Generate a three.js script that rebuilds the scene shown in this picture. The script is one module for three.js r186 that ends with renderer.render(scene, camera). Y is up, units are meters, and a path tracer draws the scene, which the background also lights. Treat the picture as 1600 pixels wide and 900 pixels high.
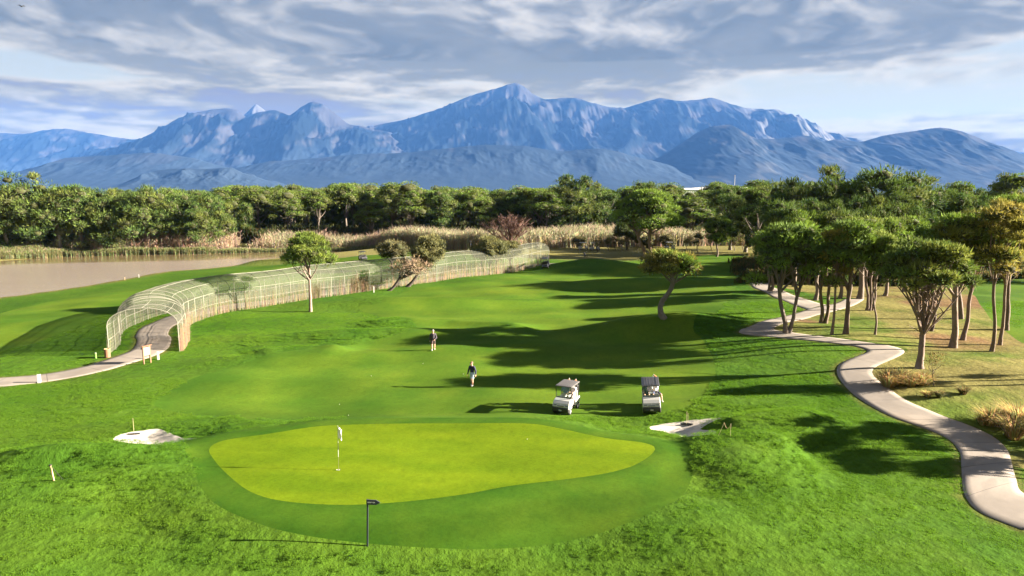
import * as THREE from 'three';
import { mergeGeometries } from 'three/addons/utils/BufferGeometryUtils.js';
import { RoundedBoxGeometry } from 'three/addons/geometries/RoundedBoxGeometry.js';

// ---------------------------------------------------------------- camera, sun, exposure
const scene = new THREE.Scene();
const camera = new THREE.PerspectiveCamera(45.75, 16 / 9, 0.5, 60000);
camera.position.set(0, 13.5, 0);
camera.lookAt(0, 13.5 - 14.527, -100);
const renderer = new THREE.WebGLRenderer({ antialias: true });
renderer.toneMapping = THREE.LinearToneMapping;
renderer.toneMappingExposure = 8.5;
renderer.shadowMap.enabled = true;
const SUN = new THREE.Vector3(1, Math.tan(18 * Math.PI / 180), 0.03).normalize();
const sunLight = new THREE.DirectionalLight(new THREE.Color().setRGB(1, 0.87, 0.69), 5);
sunLight.position.copy(SUN).multiplyScalar(300).add(new THREE.Vector3(0, 0, -80));
sunLight.target.position.set(0, 0, -80);
sunLight.castShadow = true;
sunLight.shadow.camera.left = -160; sunLight.shadow.camera.right = 160;
sunLight.shadow.camera.top = 120; sunLight.shadow.camera.bottom = -120; sunLight.shadow.camera.far = 700;
sunLight.shadow.mapSize.set(4096, 4096);
scene.add(sunLight, sunLight.target);
const HAZE = 2.2e-5;
scene.fog = new THREE.FogExp2(new THREE.Color().setRGB(0.115, 0.335, 0.95), HAZE);

// ---------------------------------------------------------------- numbers
function rng(seed) { let s = seed >>> 0; return () => { s = (s + 0x6d2b79f5) >>> 0; let t = Math.imul(s ^ (s >>> 15), 1 | s); t = (t + Math.imul(t ^ (t >>> 7), 61 | t)) ^ t; return ((t ^ (t >>> 14)) >>> 0) / 4294967296; }; }
const clamp = (x, a = 0, b = 1) => Math.min(b, Math.max(a, x));
const lerp = (a, b, t) => a + (b - a) * t;
const sstep = (a, b, x) => { const t = clamp((x - a) / (b - a)); return t * t * (3 - 2 * t); };
const RAD = Math.PI / 180;

// ---------------------------------------------------------------- sky: broken stratocumulus, one texture computed over the whole sphere
function h2(ix, iy) { let h = Math.imul(ix | 0, 374761393) + Math.imul(iy | 0, 668265263); h = Math.imul(h ^ (h >>> 13), 1274126177); h ^= h >>> 16; return (h >>> 0) / 4294967296; }
function vnoise(x, y) {
  const ix = Math.floor(x), iy = Math.floor(y), fx = x - ix, fy = y - iy;
  const u = fx * fx * fx * (fx * (fx * 6 - 15) + 10), v = fy * fy * fy * (fy * (fy * 6 - 15) + 10);
  return lerp(lerp(h2(ix, iy), h2(ix + 1, iy), u), lerp(h2(ix, iy + 1), h2(ix + 1, iy + 1), u), v);
}
function fbm(x, y, o) { let s = 0, a = 0.5, n = 0; for (let i = 0; i < o; i++) { s += a * vnoise(x, y); n += a; a *= 0.5; const t = x * 1.6 + y * 1.2; y = y * 1.6 - x * 1.2 + 17.3; x = t + 5.1; } return s / n; }
function fbmFlat(x, y, o) { let s = 0, a = 0.5, n = 0; for (let i = 0; i < o; i++) { s += a * vnoise(x, y); n += a; a *= 0.52; x = x * 2.03 + 13.7; y = y * 2.03 + 7.9; } return s / n; }
function makeSky() {
  const W = 4096, H = 2048, data = new Float32Array(W * H * 4);
  const S = [SUN.x, SUN.y, SUN.z];
  for (let row = 0; row < H; row++) {
    const el = ((row + 0.5) / H - 0.5) * Math.PI, y = Math.sin(el), c = Math.cos(el), e = el / RAD;
    for (let col = 0; col < W; col++) {
      const o = (row * W + col) * 4;
      if (e < -2) { data[o] = 0.03; data[o + 1] = 0.034; data[o + 2] = 0.04; data[o + 3] = 1; continue; }
      const az = ((col + 0.5) / W - 0.5) * 2 * Math.PI, x = Math.cos(az) * c, z = Math.sin(az) * c;
      const a = Math.atan2(x, -z) / RAD;                        // degrees right of the view's middle
      const toSun = x * S[0] + y * S[1] + z * S[2];
      // a cloud sheet seen at a low angle: rows crowd towards the horizon, patches are long and flat
      const yy = Math.max(y, 0) + 0.1, pz = 2.1 / yy;
      const fields = (deg) => {
        const px = deg * 0.1, wx = fbmFlat(px * 0.5 + 3, pz * 0.5, 4) - 0.5, wz = fbmFlat(px * 0.5 + 40, pz * 0.5 + 9, 4) - 0.5;
        return [fbmFlat(px * 0.35 + 7.3, pz * 0.3 + 21, 4), fbmFlat(px * 0.75 + wx * 1.4 + 11, pz * 0.8 + wz * 1.4 + 2, 7), fbmFlat(px * 1.7 + wx * 2 + 55, pz * 1.5 + wz * 2 + 31, 6), fbmFlat(px * 5 + wx * 5, pz * 3.6 + wz * 5, 5)];
      };
      let F = fields(a); if (a > 150) { const G = fields(a - 360), t = (a - 150) / 30; F = F.map((v, i) => lerp(v, G[i], t)); }   // the ends meet behind
      const [big, streak, roll, fine] = F;
      const hole = (ca, ce, ra, re) => { const da = ((a - ca + 540) % 360) - 180; return Math.exp(-((da / ra) ** 2 + ((e - ce) / re) ** 2)); };
      const gap = 1.25 * hole(-35, 8.0, 5.5, 1.3) + 0.35 * hole(-25, 6.1, 8, 0.5) + 0.95 * hole(29, 6.3, 15, 2.2) + 0.6 * hole(40, 9, 9, 2) + 0.3 * hole(-7, 5.4, 9, 1.0) + 0.45 * hole(12, 5.4, 10, 1.0) + 0.3 * hole(2, 8.3, 6, 0.5)
        + 0.8 * hole(110, 9, 25, 4) + 0.8 * hole(-95, 7, 18, 3) + 0.8 * hole(180, 8, 30, 4) + 0.6 * hole(-150, 20, 20, 8) + 0.6 * hole(70, 25, 20, 8) - 0.35 * hole(12, 9.9, 14, 1.1) - 0.2 * hole(-22, 9.0, 8, 1.6) - 0.35 * hole(-32, 5.6, 7, .7) - 0.3 * hole(-33, 10.5, 8, 1.2) - 0.2 * hole(30, 12, 9, 1.3);
      const d = 1.02 + (streak - 0.5) * 1.5 + (big - 0.5) * 1.1 - gap * 0.75;
      const cover = sstep(0.2, 0.62, d);
      const thick = sstep(0.0, 1.45, d + (roll - 0.5) * 1.75 + (fine - 0.5) * 1.1 - 0.3 * (1 - sstep(3, 9.5, e)));
      const glow = 0.5 + 0.5 * toSun, g2 = Math.pow(glow, 3);
      const m = clamp(thick - (roll - 0.5) * 0.45), clear = clamp(e / 22);
      let r = lerp(lerp(0.79, 0.3, clear), lerp(0.84, 0.24, m), cover), gC = lerp(lerp(0.84, 0.5, clear), lerp(0.84, 0.325, m), cover), b = lerp(lerp(0.86, 0.8, clear), lerp(0.87, 0.475, m), cover);
      const lift = (0.93 + 0.16 * g2) * lerp(1, 0.75, sstep(16, 45, e));
      // the haze of the plain lies between the eye and the sky: what it adds and takes away is left out here
      const L = Math.min(2450 / Math.max(Math.sin(el), 0.02), 19500), through = Math.exp(-HAZE * L), put = (v, s) => Math.max((v * lift - s * (1 - through)) / through, 0.02) / 8.5;
      data[o] = put(r, 0.28); data[o + 1] = put(gC, 0.7); data[o + 2] = put(b, 1.62); data[o + 3] = 1;
    }
  }
  const t = new THREE.DataTexture(data, W, H, THREE.RGBAFormat, THREE.FloatType);
  t.mapping = THREE.EquirectangularReflectionMapping; t.magFilter = THREE.LinearFilter; t.needsUpdate = true;
  return t;
}
scene.background = makeSky();
scene.environment = scene.background;


// ---------------------------------------------------------------- the lie of the land, in metres (camera over x = 0, z = 0, looking along -z)
function smoothLoop(p, n, open) {                                // Catmull-Rom through x, z pairs
  const m = p.length / 2, out = [], P = (i) => { i = open ? Math.min(m - 1, Math.max(0, i)) : (i % m + m) % m; return [p[2 * i], p[2 * i + 1]]; };
  for (let i = 0; i < (open ? m - 1 : m); i++) {
    const a = P(i - 1), b = P(i), c = P(i + 1), d = P(i + 2);
    for (let k = 0; k < n; k++) {
      const t = k / n, q = (j) => 0.5 * (2 * b[j] + (c[j] - a[j]) * t + (2 * a[j] - 5 * b[j] + 4 * c[j] - d[j]) * t * t + (3 * b[j] - a[j] - 3 * c[j] + d[j]) * t * t * t);
      out.push(q(0), q(1));
    }
  }
  if (open) out.push(p[2 * m - 2], p[2 * m - 1]);
  return out;
}
function makeRegion(p, n = 5) {                                  // signed distance to a smooth closed outline, negative inside
  const q = smoothLoop(p, n), m = q.length / 2;
  let x0 = 1e9, x1 = -1e9, z0 = 1e9, z1 = -1e9;
  for (let i = 0; i < m; i++) { x0 = Math.min(x0, q[2 * i]); x1 = Math.max(x1, q[2 * i]); z0 = Math.min(z0, q[2 * i + 1]); z1 = Math.max(z1, q[2 * i + 1]); }
  const f = (x, z) => {
    const ox = Math.max(x0 - x, 0, x - x1), oz = Math.max(z0 - z, 0, z - z1);
    if (ox * ox + oz * oz > 900) return 30;
    let best = 1e9, inside = false;
    for (let i = 0, j = m - 1; i < m; j = i++) {
      const ax = q[2 * j], az = q[2 * j + 1], bx = q[2 * i], bz = q[2 * i + 1], ex = bx - ax, ez = bz - az, wx = x - ax, wz = z - az;
      const l = ex * ex + ez * ez, t = l > 0 ? Math.min(1, Math.max(0, (wx * ex + wz * ez) / l)) : 0, dx = wx - ex * t, dz = wz - ez * t;
      best = Math.min(best, dx * dx + dz * dz);
      if ((bz > z) !== (az > z) && x < (ax - bx) * (z - bz) / (az - bz) + bx) inside = !inside;
    }
    return inside ? -Math.sqrt(best) : Math.sqrt(best);
  };
  f.box = [x0, x1, z0, z1];
  return f;
}
const WATER = -1.25;
const lakeShape = makeRegion([-80.2, -79.43, -69.73, -91.84, -67.46, -96.15, -65.06, -102.55, -63.2, -111.43, -61.68, -121, -56.04, -126.42, -48.59, -139.45, -41.79, -148.05, -37.26, -155.41, -32.74, -164.39, -32.23, -171.59, -35.41, -175.43, -48.34, -171.59, -62.43, -166.13, -75.28, -160.18, -88.11, -156.19, -99.37, -150.91, -106.46, -141.34, -127.41, -127.46]);
const greenShape = makeRegion([-14.96, -32.24, -14.06, -30.8, -12.7, -29.13, -11.03, -27.5, -9.28, -26.72, -6.84, -26.49, -4.26, -26.84, -1.91, -27.56, 0, -28.39, 2.88, -29.2, 4.71, -29.91, 6.09, -30.95, 7.15, -32.57, 6.71, -33.45, 4.83, -34.08, 2.43, -35.53, 0.71, -36.19, -3.52, -36.14, -7.03, -36.04, -10.43, -35.63, -12.8, -34.46, -14.74, -33.45]);
const fringeShape = makeRegion([-16.77, -33.08, -15.1, -30.67, -13.64, -28.25, -12.09, -26.44, -10.01, -25.09, -8.06, -24.44, -5.8, -24.15, -2.89, -24.05, -0.48, -24.15, 2.46, -24.69, 5.14, -25.83, 7.12, -27.62, 8.45, -30.3, 9.02, -33.08, 8.31, -33.97, 6.77, -34.62, 4.53, -35.68, 2.16, -36.92, -0.73, -37.46, -7.26, -37.24, -11.45, -36.7, -13.9, -35.58, -16.38, -34.15]);
const bunkerShapes = [
  makeRegion([-21.81, -35.63, -21.41, -36.22, -20.51, -36.52, -19.67, -36.62, -18.48, -36.02, -17.38, -35.53, -16.49, -35.24, -17.03, -34.78, -17.8, -34.14, -19.15, -34.59, -20.69, -35.24]),
  makeRegion([7.76, -37.52, 8.9, -38.01, 10.23, -38.17, 11.51, -38.06, 12.26, -37.84, 11.3, -37.1, 10.44, -36.59, 10.94, -36.09, 11.12, -35.51, 10.12, -35.04, 9.22, -35.13, 9.17, -35.8, 8.6, -36.69]),
];
const BUMPS = [  // x, z, half width, half depth, turn, height
  [-12.22, -60.94, 13, 2.4, 0.05, 0.8], [-18.26, -52.81, 9, 2.2, 0.18, 0.6], [14.37, -62.73, 7.5, 3.0, -0.02, 1.6],
  [14.57, -114.59, 9, 5, 0, 1.7], [-13.23, -127.89, 16, 9, 0, 1.4], [-23.05, -31.32, 5.5, 1.9, 0.1, 1.25],
  [-20.63, -30.82, 5, 0.9, 0.28, 0.7], [-6.1, -25.55, 9, 2.8, 0.12, 0.5], [8.42, -25.61, 6, 3.2, 0, 0.5], [-20.35, -33.14, 2.6, 1.6, 0.2, -0.7], [-15.04, -31.75, 3.0, 1.5, 0.1, 0.85], [10.63, -30.89, 2.8, 2.0, 0, 0.7],
  [15.38, -35.81, 3.2, 1.5, 0.05, 0.6], [-7.51, -79.05, 18, 2.6, 0.02, 0.85], [18.12, -95.79, 14, 4, 0, 0.8], [2.7, -56.35, 9, 2.4, -0.05, 0.35],
  [-22.61, -46.83, 8, 3, 0.2, 0.35], [-18.29, -37.47, 5, 1.2, 0.1, 0.35], [13.05, -40.67, 4, 1.4, 0, 0.35], [-2.34, -23.36, 12, 3, 0, -0.35],
];
BUMPS.push([-18.65, -33.68, 3.2, 0.8, 0.12, 0.35]);
const CRESTS = [  // crest line, height, reach towards the camera, reach away from it
  { p: [-32.56, -26.95, -26.92, -27.19, -23.94, -27.5, -21.95, -27.76, -20.48, -28.01, -19.07, -28.41, -18.07, -29.09, -17.01, -29.51, -15.84, -29.8, -14.7, -29.87, -13.17, -29.73, -11.05, -29.51], h: 1.0, f: 4.2, b: 1.1, flow: 1 },
  { p: [7.92, -33.71, 9.48, -33.98, 11.31, -33.98, 13.23, -33.8, 15.48, -33.26], h: 0.75, f: 3.6, b: 1.0 },
  { p: [10.96, -35.29, 12.43, -36.39, 14.07, -37.02, 16.19, -37.35, 17.9, -36.7], h: 0.6, f: 1.6, b: 2.2 },
  { p: [-16.43, -35.81, -14.84, -36.21, -12.75, -36.32], h: 0.3, f: 0.9, b: 1.6 },
  { p: [-15.49, -63.66, -11.48, -66.97, -6.41, -67.32, -0.62, -65.27, 2.98, -62.42], h: 0.7, f: 2.6, b: 4 },
  { p: [-21.56, -53.5, -19.01, -55.1, -15.98, -55.57, -12.57, -54.63], h: 0.6, f: 2.2, b: 3 },
];
const sm = (a, b, x) => { const t = Math.min(1, Math.max(0, (x - a) / (b - a))); return t * t * (3 - 2 * t); };
function groundHeight(x, z) {
  const d = -z;
  let h = 1.25 * sm(5, 29, x - 0.05 * (d - 45)) * sm(30, 44, d) * (1 - sm(70, 110, d));           // the land rises to the right of the fairway
  for (const b of BUMPS) {
    const c = Math.cos(b[4]), s = Math.sin(b[4]), ux = x - b[0], uz = z - b[1], u = (ux * c - uz * s) / b[2], v = (ux * s + uz * c) / b[3], q = u * u + v * v;
    if (q < 9) h += b[5] * Math.exp(-q);
  }
  for (const k of CRESTS) {
    const p = k.p, n = p.length / 2, reach = 3 * Math.max(k.f, k.b);
    if (x < p[0] - reach || x > p[2 * n - 2] + reach || Math.abs(z - p[n - (n % 2 ? 0 : 1)]) > reach + 8) continue;
    let best = 1e9, side = 1, along = 0;
    for (let i = 0; i + 1 < n; i++) {
      const ax = p[2 * i], az = p[2 * i + 1], ex = p[2 * i + 2] - ax, ez = p[2 * i + 3] - az, t = Math.min(1, Math.max(0, ((x - ax) * ex + (z - az) * ez) / (ex * ex + ez * ez))), dx = x - ax - ex * t, dz = z - az - ez * t, q = dx * dx + dz * dz;
      if (q < best) { best = q; side = ex * (z - az) - ez * (x - ax); along = (i + t) / (n - 1); }
    }
    const r = Math.sqrt(best) / (side > 0 ? k.f : k.b);
    h += k.h * Math.exp(-Math.sqrt(r * r + 0.02) * 1.5 + 0.2) * sm(0, 0.22, along) * (k.flow ? 1 : sm(0, 0.22, 1 - along));
  }
  const near = 1 - sm(90, 170, d);
  h += near * (0.16 * Math.sin(x * 0.21 + 1.3 * Math.sin(z * 0.13)) * Math.sin(z * 0.27 + 0.8) + 0.07 * Math.sin(x * 0.53 + z * 0.31) * Math.sin(z * 0.61 - x * 0.2));
  if (d < 60) {
    const g = greenShape(x, z);
    const flat = 0.72 + 0.012 * (d - 34) - 0.004 * x, k = 1 - sm(0.2, 4.2, g);
    h = h + (flat - h) * k * 0.94;
    for (const b of bunkerShapes) { const q = b(x, z); if (q < 0.8) h -= 0.42 * (1 - sm(-1.0, 0.1, q)); else if (q < 2.2) h += 0; }
  }
  if (x < 0 && d > 55) {                                                         // down to the lake and its bed
    const q = lakeShape(x, z);
    if (q < 28) { const side = z < -130 && q > 0 ? 5 : 24; h += (-1.1 - h) * (1 - sm(0.0, side, q)); }
    if (q < 0.6) h -= 1.4 * (1 - sm(-6, 0.6, q));
  }
  return h;
}


// ---------------------------------------------------------------- naming, textures and mesh helpers
const usedNames = new Map();
function numbered(n) { const k = usedNames.get(n) ?? 0; usedNames.set(n, k + 1); return k ? n + '_' + String(k).padStart(3, '0') : n; }
function mesh(name, geometry, material, parent) {
  const m = new THREE.Mesh(geometry, material); m.castShadow = m.receiveShadow = true;
  m.name = parent ? name : numbered(name);
  (parent ?? scene).add(m); return m;
}
function tag(o, label, category, group) { o.userData.label = label; o.userData.category = category; if (group) o.userData.group = group; return o; }
function thing(name, label, category, x = 0, y = 0, z = 0, turn = 0, group) {
  const o = new THREE.Group(); o.name = numbered(name); o.position.set(x, y, z); o.rotation.y = turn; scene.add(o);
  return tag(o, label, category, group);
}
function struct(name, geometry, material) { const m = mesh(name, geometry, material); m.userData.kind = 'structure'; return m; }
function dup(root, x, y, z, turn, scale, label) {
  const r = root.clone(); r.name = numbered(root.name.replace(/_\d{3}$/, '')); r.position.set(x, y, z); r.rotation.y = turn; r.scale.copy(typeof scale === 'number' ? new THREE.Vector3(scale, scale, scale) : scale);
  if (label) r.userData.label = label; scene.add(r); return r;
}
function geo(pos, idx, col, uv, nor) {
  const g = new THREE.BufferGeometry();
  g.setAttribute('position', new THREE.BufferAttribute(Float32Array.from(pos), 3));
  if (col) g.setAttribute('color', new THREE.BufferAttribute(Float32Array.from(col), 3));
  if (uv) g.setAttribute('uv', new THREE.BufferAttribute(Float32Array.from(uv), 2));
  if (idx) g.setIndex(new THREE.BufferAttribute(Uint32Array.from(idx), 1));
  if (nor) g.setAttribute('normal', new THREE.BufferAttribute(Float32Array.from(nor), 3)); else g.computeVertexNormals();
  return g;
}
function wrapNoise(x, y, p) {                                    // value noise that repeats after p cells
  const ix = Math.floor(x), iy = Math.floor(y), fx = x - ix, fy = y - iy, u = fx * fx * (3 - 2 * fx), v = fy * fy * (3 - 2 * fy), w = (i) => ((i % p) + p) % p;
  return lerp(lerp(h2(w(ix), w(iy) + 911), h2(w(ix + 1), w(iy) + 911), u), lerp(h2(w(ix), w(iy + 1) + 911), h2(w(ix + 1), w(iy + 1) + 911), u), v);
}
function noiseTexture(size, fn, srgb) {                          // fn(u, v) -> grey or [r, g, b] in 0..1
  const d = new Uint8Array(size * size * 4);
  for (let y = 0; y < size; y++) for (let x = 0; x < size; x++) {
    const v = fn(x / size, y / size), o = (y * size + x) * 4;
    for (let c = 0; c < 3; c++) d[o + c] = clamp(v.length ? v[c] : v) * 255;
    d[o + 3] = 255;
  }
  const t = new THREE.DataTexture(d, size, size); t.wrapS = t.wrapT = THREE.RepeatWrapping; t.magFilter = THREE.LinearFilter;
  if (srgb) t.colorSpace = THREE.SRGBColorSpace;
  t.needsUpdate = true; return t;
}
const turfNoise = (u, v) => { let s = 0, a = 0.5; for (let p = 12; p < 220; p *= 2) { s += a * wrapNoise(u * p, v * p, p); a *= 0.68; } return clamp((s - 0.42) * 1.5); };
const turfMap = noiseTexture(512, (u, v) => { const t = turfNoise(u, v); return 0.6 + 0.35 * t; });
const turfBump = noiseTexture(512, (u, v) => turfNoise(u, v));
const fineMap = noiseTexture(512, (u, v) => 0.6 + 0.4 * (0.25 * wrapNoise(u * 16, v * 16, 16) + 0.35 * wrapNoise(u * 50, v * 50, 50) + 0.4 * wrapNoise(u * 170, v * 170, 170)));
const concreteMap = noiseTexture(512, (u, v) => { const n = 0.5 * wrapNoise(u * 6, v * 6, 6) + 0.3 * wrapNoise(u * 30, v * 30, 30) + 0.2 * wrapNoise(u * 140, v * 140, 140); const j = u < 0.008 || (u > 0.5 && u < 0.508) ? 0.5 : 1, st = 1 - 0.16 * sstep(0.55, 0.8, wrapNoise(u * 5 + 2, v * 9, 45)); return [(0.72 + 0.24 * n) * j * st, (0.71 + 0.235 * n) * j * st, (0.70 + 0.23 * n) * j * st]; });
const barkMap = noiseTexture(256, (u, v) => { const n = 0.6 * wrapNoise(u * 12, v * 5, 5 * 12) + 0.4 * wrapNoise(u * 40, v * 14, 560); return 0.55 + 0.45 * n; });
const sandMap = noiseTexture(256, (u, v) => 0.8 + 0.2 * (0.5 * wrapNoise(u * 8, v * 40, 40) + 0.5 * wrapNoise(u * 64, v * 64, 64)));
const std = (o) => new THREE.MeshStandardMaterial({ roughness: 0.95, ...o });
const dull = (o) => new THREE.MeshPhysicalMaterial({ roughness: 1, specularIntensity: 0.06, ...o });
const MAT = {
  rough: dull({ vertexColors: true, map: turfMap, bumpMap: turfBump, bumpScale: 0.03, roughness: 1 }),
  fairway: dull({ vertexColors: true, map: fineMap, bumpMap: fineMap, bumpScale: 0.012, roughness: 1 }),
  green: dull({ vertexColors: true, map: fineMap, roughness: 1 }),
  sand: std({ color: new THREE.Color().setRGB(0.45, 0.41, 0.365), map: sandMap, bumpMap: sandMap, bumpScale: 0.03 }),
  path: std({ vertexColors: true, map: concreteMap, bumpMap: concreteMap, bumpScale: 0.004, roughness: 0.9 }),
};

// ---------------------------------------------------------------- ground: one grid, cut along the outlines of green, fringe, sand, fairway and dry grass
const dryShape = makeRegion([33.84, -94.15, 35.1, -89.34, 35.85, -82.21, 36.72, -79, 39.55, -76.44, 32.64, -68.61, 26.99, -64.34, 23.75, -60.23, 23.4, -59.02, 27.26, -54.76, 30.04, -52.2, 30.05, -50.65, 26.05, -47.06, 24.76, -45.53, 24.07, -43.88, 23.62, -41.35, 23.79, -39.54, 24.73, -37.63, 25.83, -36.25, 25.93, -34.62, 24.69, -31.74, 42, -22, 60, -30, 62, -46, 46.63, -58.06, 44.58, -61.48, 51.7, -74.57, 65.09, -98.32, 70.51, -115.01, 71.14, -125.88, 58.49, -124.16, 41.73, -110.53], 4);
const fairwayShapes = [
  makeRegion([-22.63, -41.46, -22.74, -43.64, -21.92, -47.34, -19.14, -52.44, -15.86, -55.14, -12.87, -58.41, -10.07, -60.16, -9.4, -65.63, -14.78, -72.16, -17.5, -76.69, -14.82, -78.07, -14, -92.36, -3.89, -102.95, 5.19, -110.03, 9.47, -111.58, 16.87, -111.89, 33.05, -135.12, 45.04, -140.87, 47.71, -133.4, 36.9, -107.05, 28.97, -87.4, 22.61, -72.04, 16.63, -61.18, 16.54, -57.97, 15.89, -53.01, 14.61, -47.63, 13.44, -44.51, 10.95, -40.27, 8.89, -39.73, 5.39, -39.54, 0, -37.11, -5.73, -36.75, -11.93, -38.25, -15.52, -37.94, -19.4, -39.87]),
  makeRegion([-68.61, -65.23, -57.92, -70.63, -58.13, -82.66, -53.77, -94.61, -47.88, -107.82, -41.51, -122.33, -30.46, -134.94, -19.72, -149.91, -10.87, -144.52, -18.29, -121.42, -30.89, -117.01, -40.16, -96.45, -46.08, -86.74, -44.86, -73.61, -43.32, -67.76, -42.5, -58.32, -47.66, -53.88]),
  makeRegion([76.39, -115.71, 103.68, -145.13, 126.67, -149.79, 120.58, -116.22, 59.99, -57.03, 42.92, -52.01, 43.03, -58.07, 49.25, -70.46]),
];
const pathEdge = [];                                             // filled below; grass within a hand's width of a path is dry
const rightPath = { l: smoothLoop([20.49, -25.65, 19.76, -27.19, 20.11, -28.72, 21.27, -30.69, 22.89, -33.38, 23.27, -35.09, 22.68, -36.3, 21.68, -37.74, 21.36, -40.01, 21.64, -42.85, 22.34, -45.58, 23.45, -47.57, 25.13, -49.13, 26.75, -50.45, 27.26, -51.27, 26.83, -52.3, 25.2, -53.67, 22.71, -56.48, 20.19, -58.31, 20.24, -59.32, 21.89, -60.66, 26.23, -65.53, 30.3, -68.94, 33.59, -71.39, 37.7, -76.37], 6, true), r: smoothLoop([23.68, -27.32, 22.76, -28.72, 23.52, -30.23, 24.52, -31.86, 25.52, -33.61, 25.83, -35.07, 25.47, -36.34, 24.59, -37.71, 23.77, -39.64, 23.87, -42.03, 24.2, -44.28, 24.91, -45.82, 26.23, -47.23, 28.95, -49.56, 29.88, -50.86, 29.62, -52.18, 27.34, -53.86, 24.54, -57.66, 23.25, -59.04, 23.62, -60.03, 25.7, -62.07, 29.78, -66.22, 32.7, -68.03, 36.2, -71.18, 39.92, -76.45], 6, true) };
const midPath = { l: smoothLoop([30.3, -68.94, 30.15, -74.16, 31.27, -83.53, 31.55, -89.12, 35.29, -100.34, 39.37, -106.87], 6, true), r: smoothLoop([33.38, -71.39, 33.65, -78.79, 33.69, -83.64, 34.18, -89.6, 37.43, -98.96, 41.8, -106.64], 6, true) };
function offsetPath(c, w, n) {
  const q = smoothLoop(c, n, true), l = [], r = [], m = q.length / 2;
  for (let i = 0; i < m; i++) { const a = Math.max(0, i - 1), b = Math.min(m - 1, i + 1), dx = q[2 * b] - q[2 * a], dz = q[2 * b + 1] - q[2 * a + 1], k = w / 2 / Math.hypot(dx, dz); l.push(q[2 * i] + dz * k, q[2 * i + 1] - dx * k); r.push(q[2 * i] - dz * k, q[2 * i + 1] + dx * k); }
  return { l, r, c: q };
}
const TUNNEL = [-30.2, -54.8, -31.6, -59, -33.9, -63, -35.3, -67, -35.4, -71, -33.8, -75, -31, -79.3, -25.8, -86.4, -16.4, -97.7, -7, -108, 4.6, -118.7];
const leftPath = offsetPath([-44.48, -43.27, -40.77, -45.79, -36.14, -46.74, -33.87, -47.72, -32.1, -49.31, -31, -51.1, ...TUNNEL, 9, -121.5, 14, -123], 2.7, 6);
for (const p of [rightPath, midPath, leftPath]) pathEdge.push(makeRegion([...p.l.filter((_, i) => i % 6 < 2), ...(() => { const o = []; for (let i = p.r.length / 2 - 1; i >= 0; i -= 3) o.push(p.r[2 * i], p.r[2 * i + 1]); return o; })()], 1));
const onPath = (x, z) => Math.min(pathEdge[0](x, z), pathEdge[1](x, z), pathEdge[2](x, z));

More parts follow.
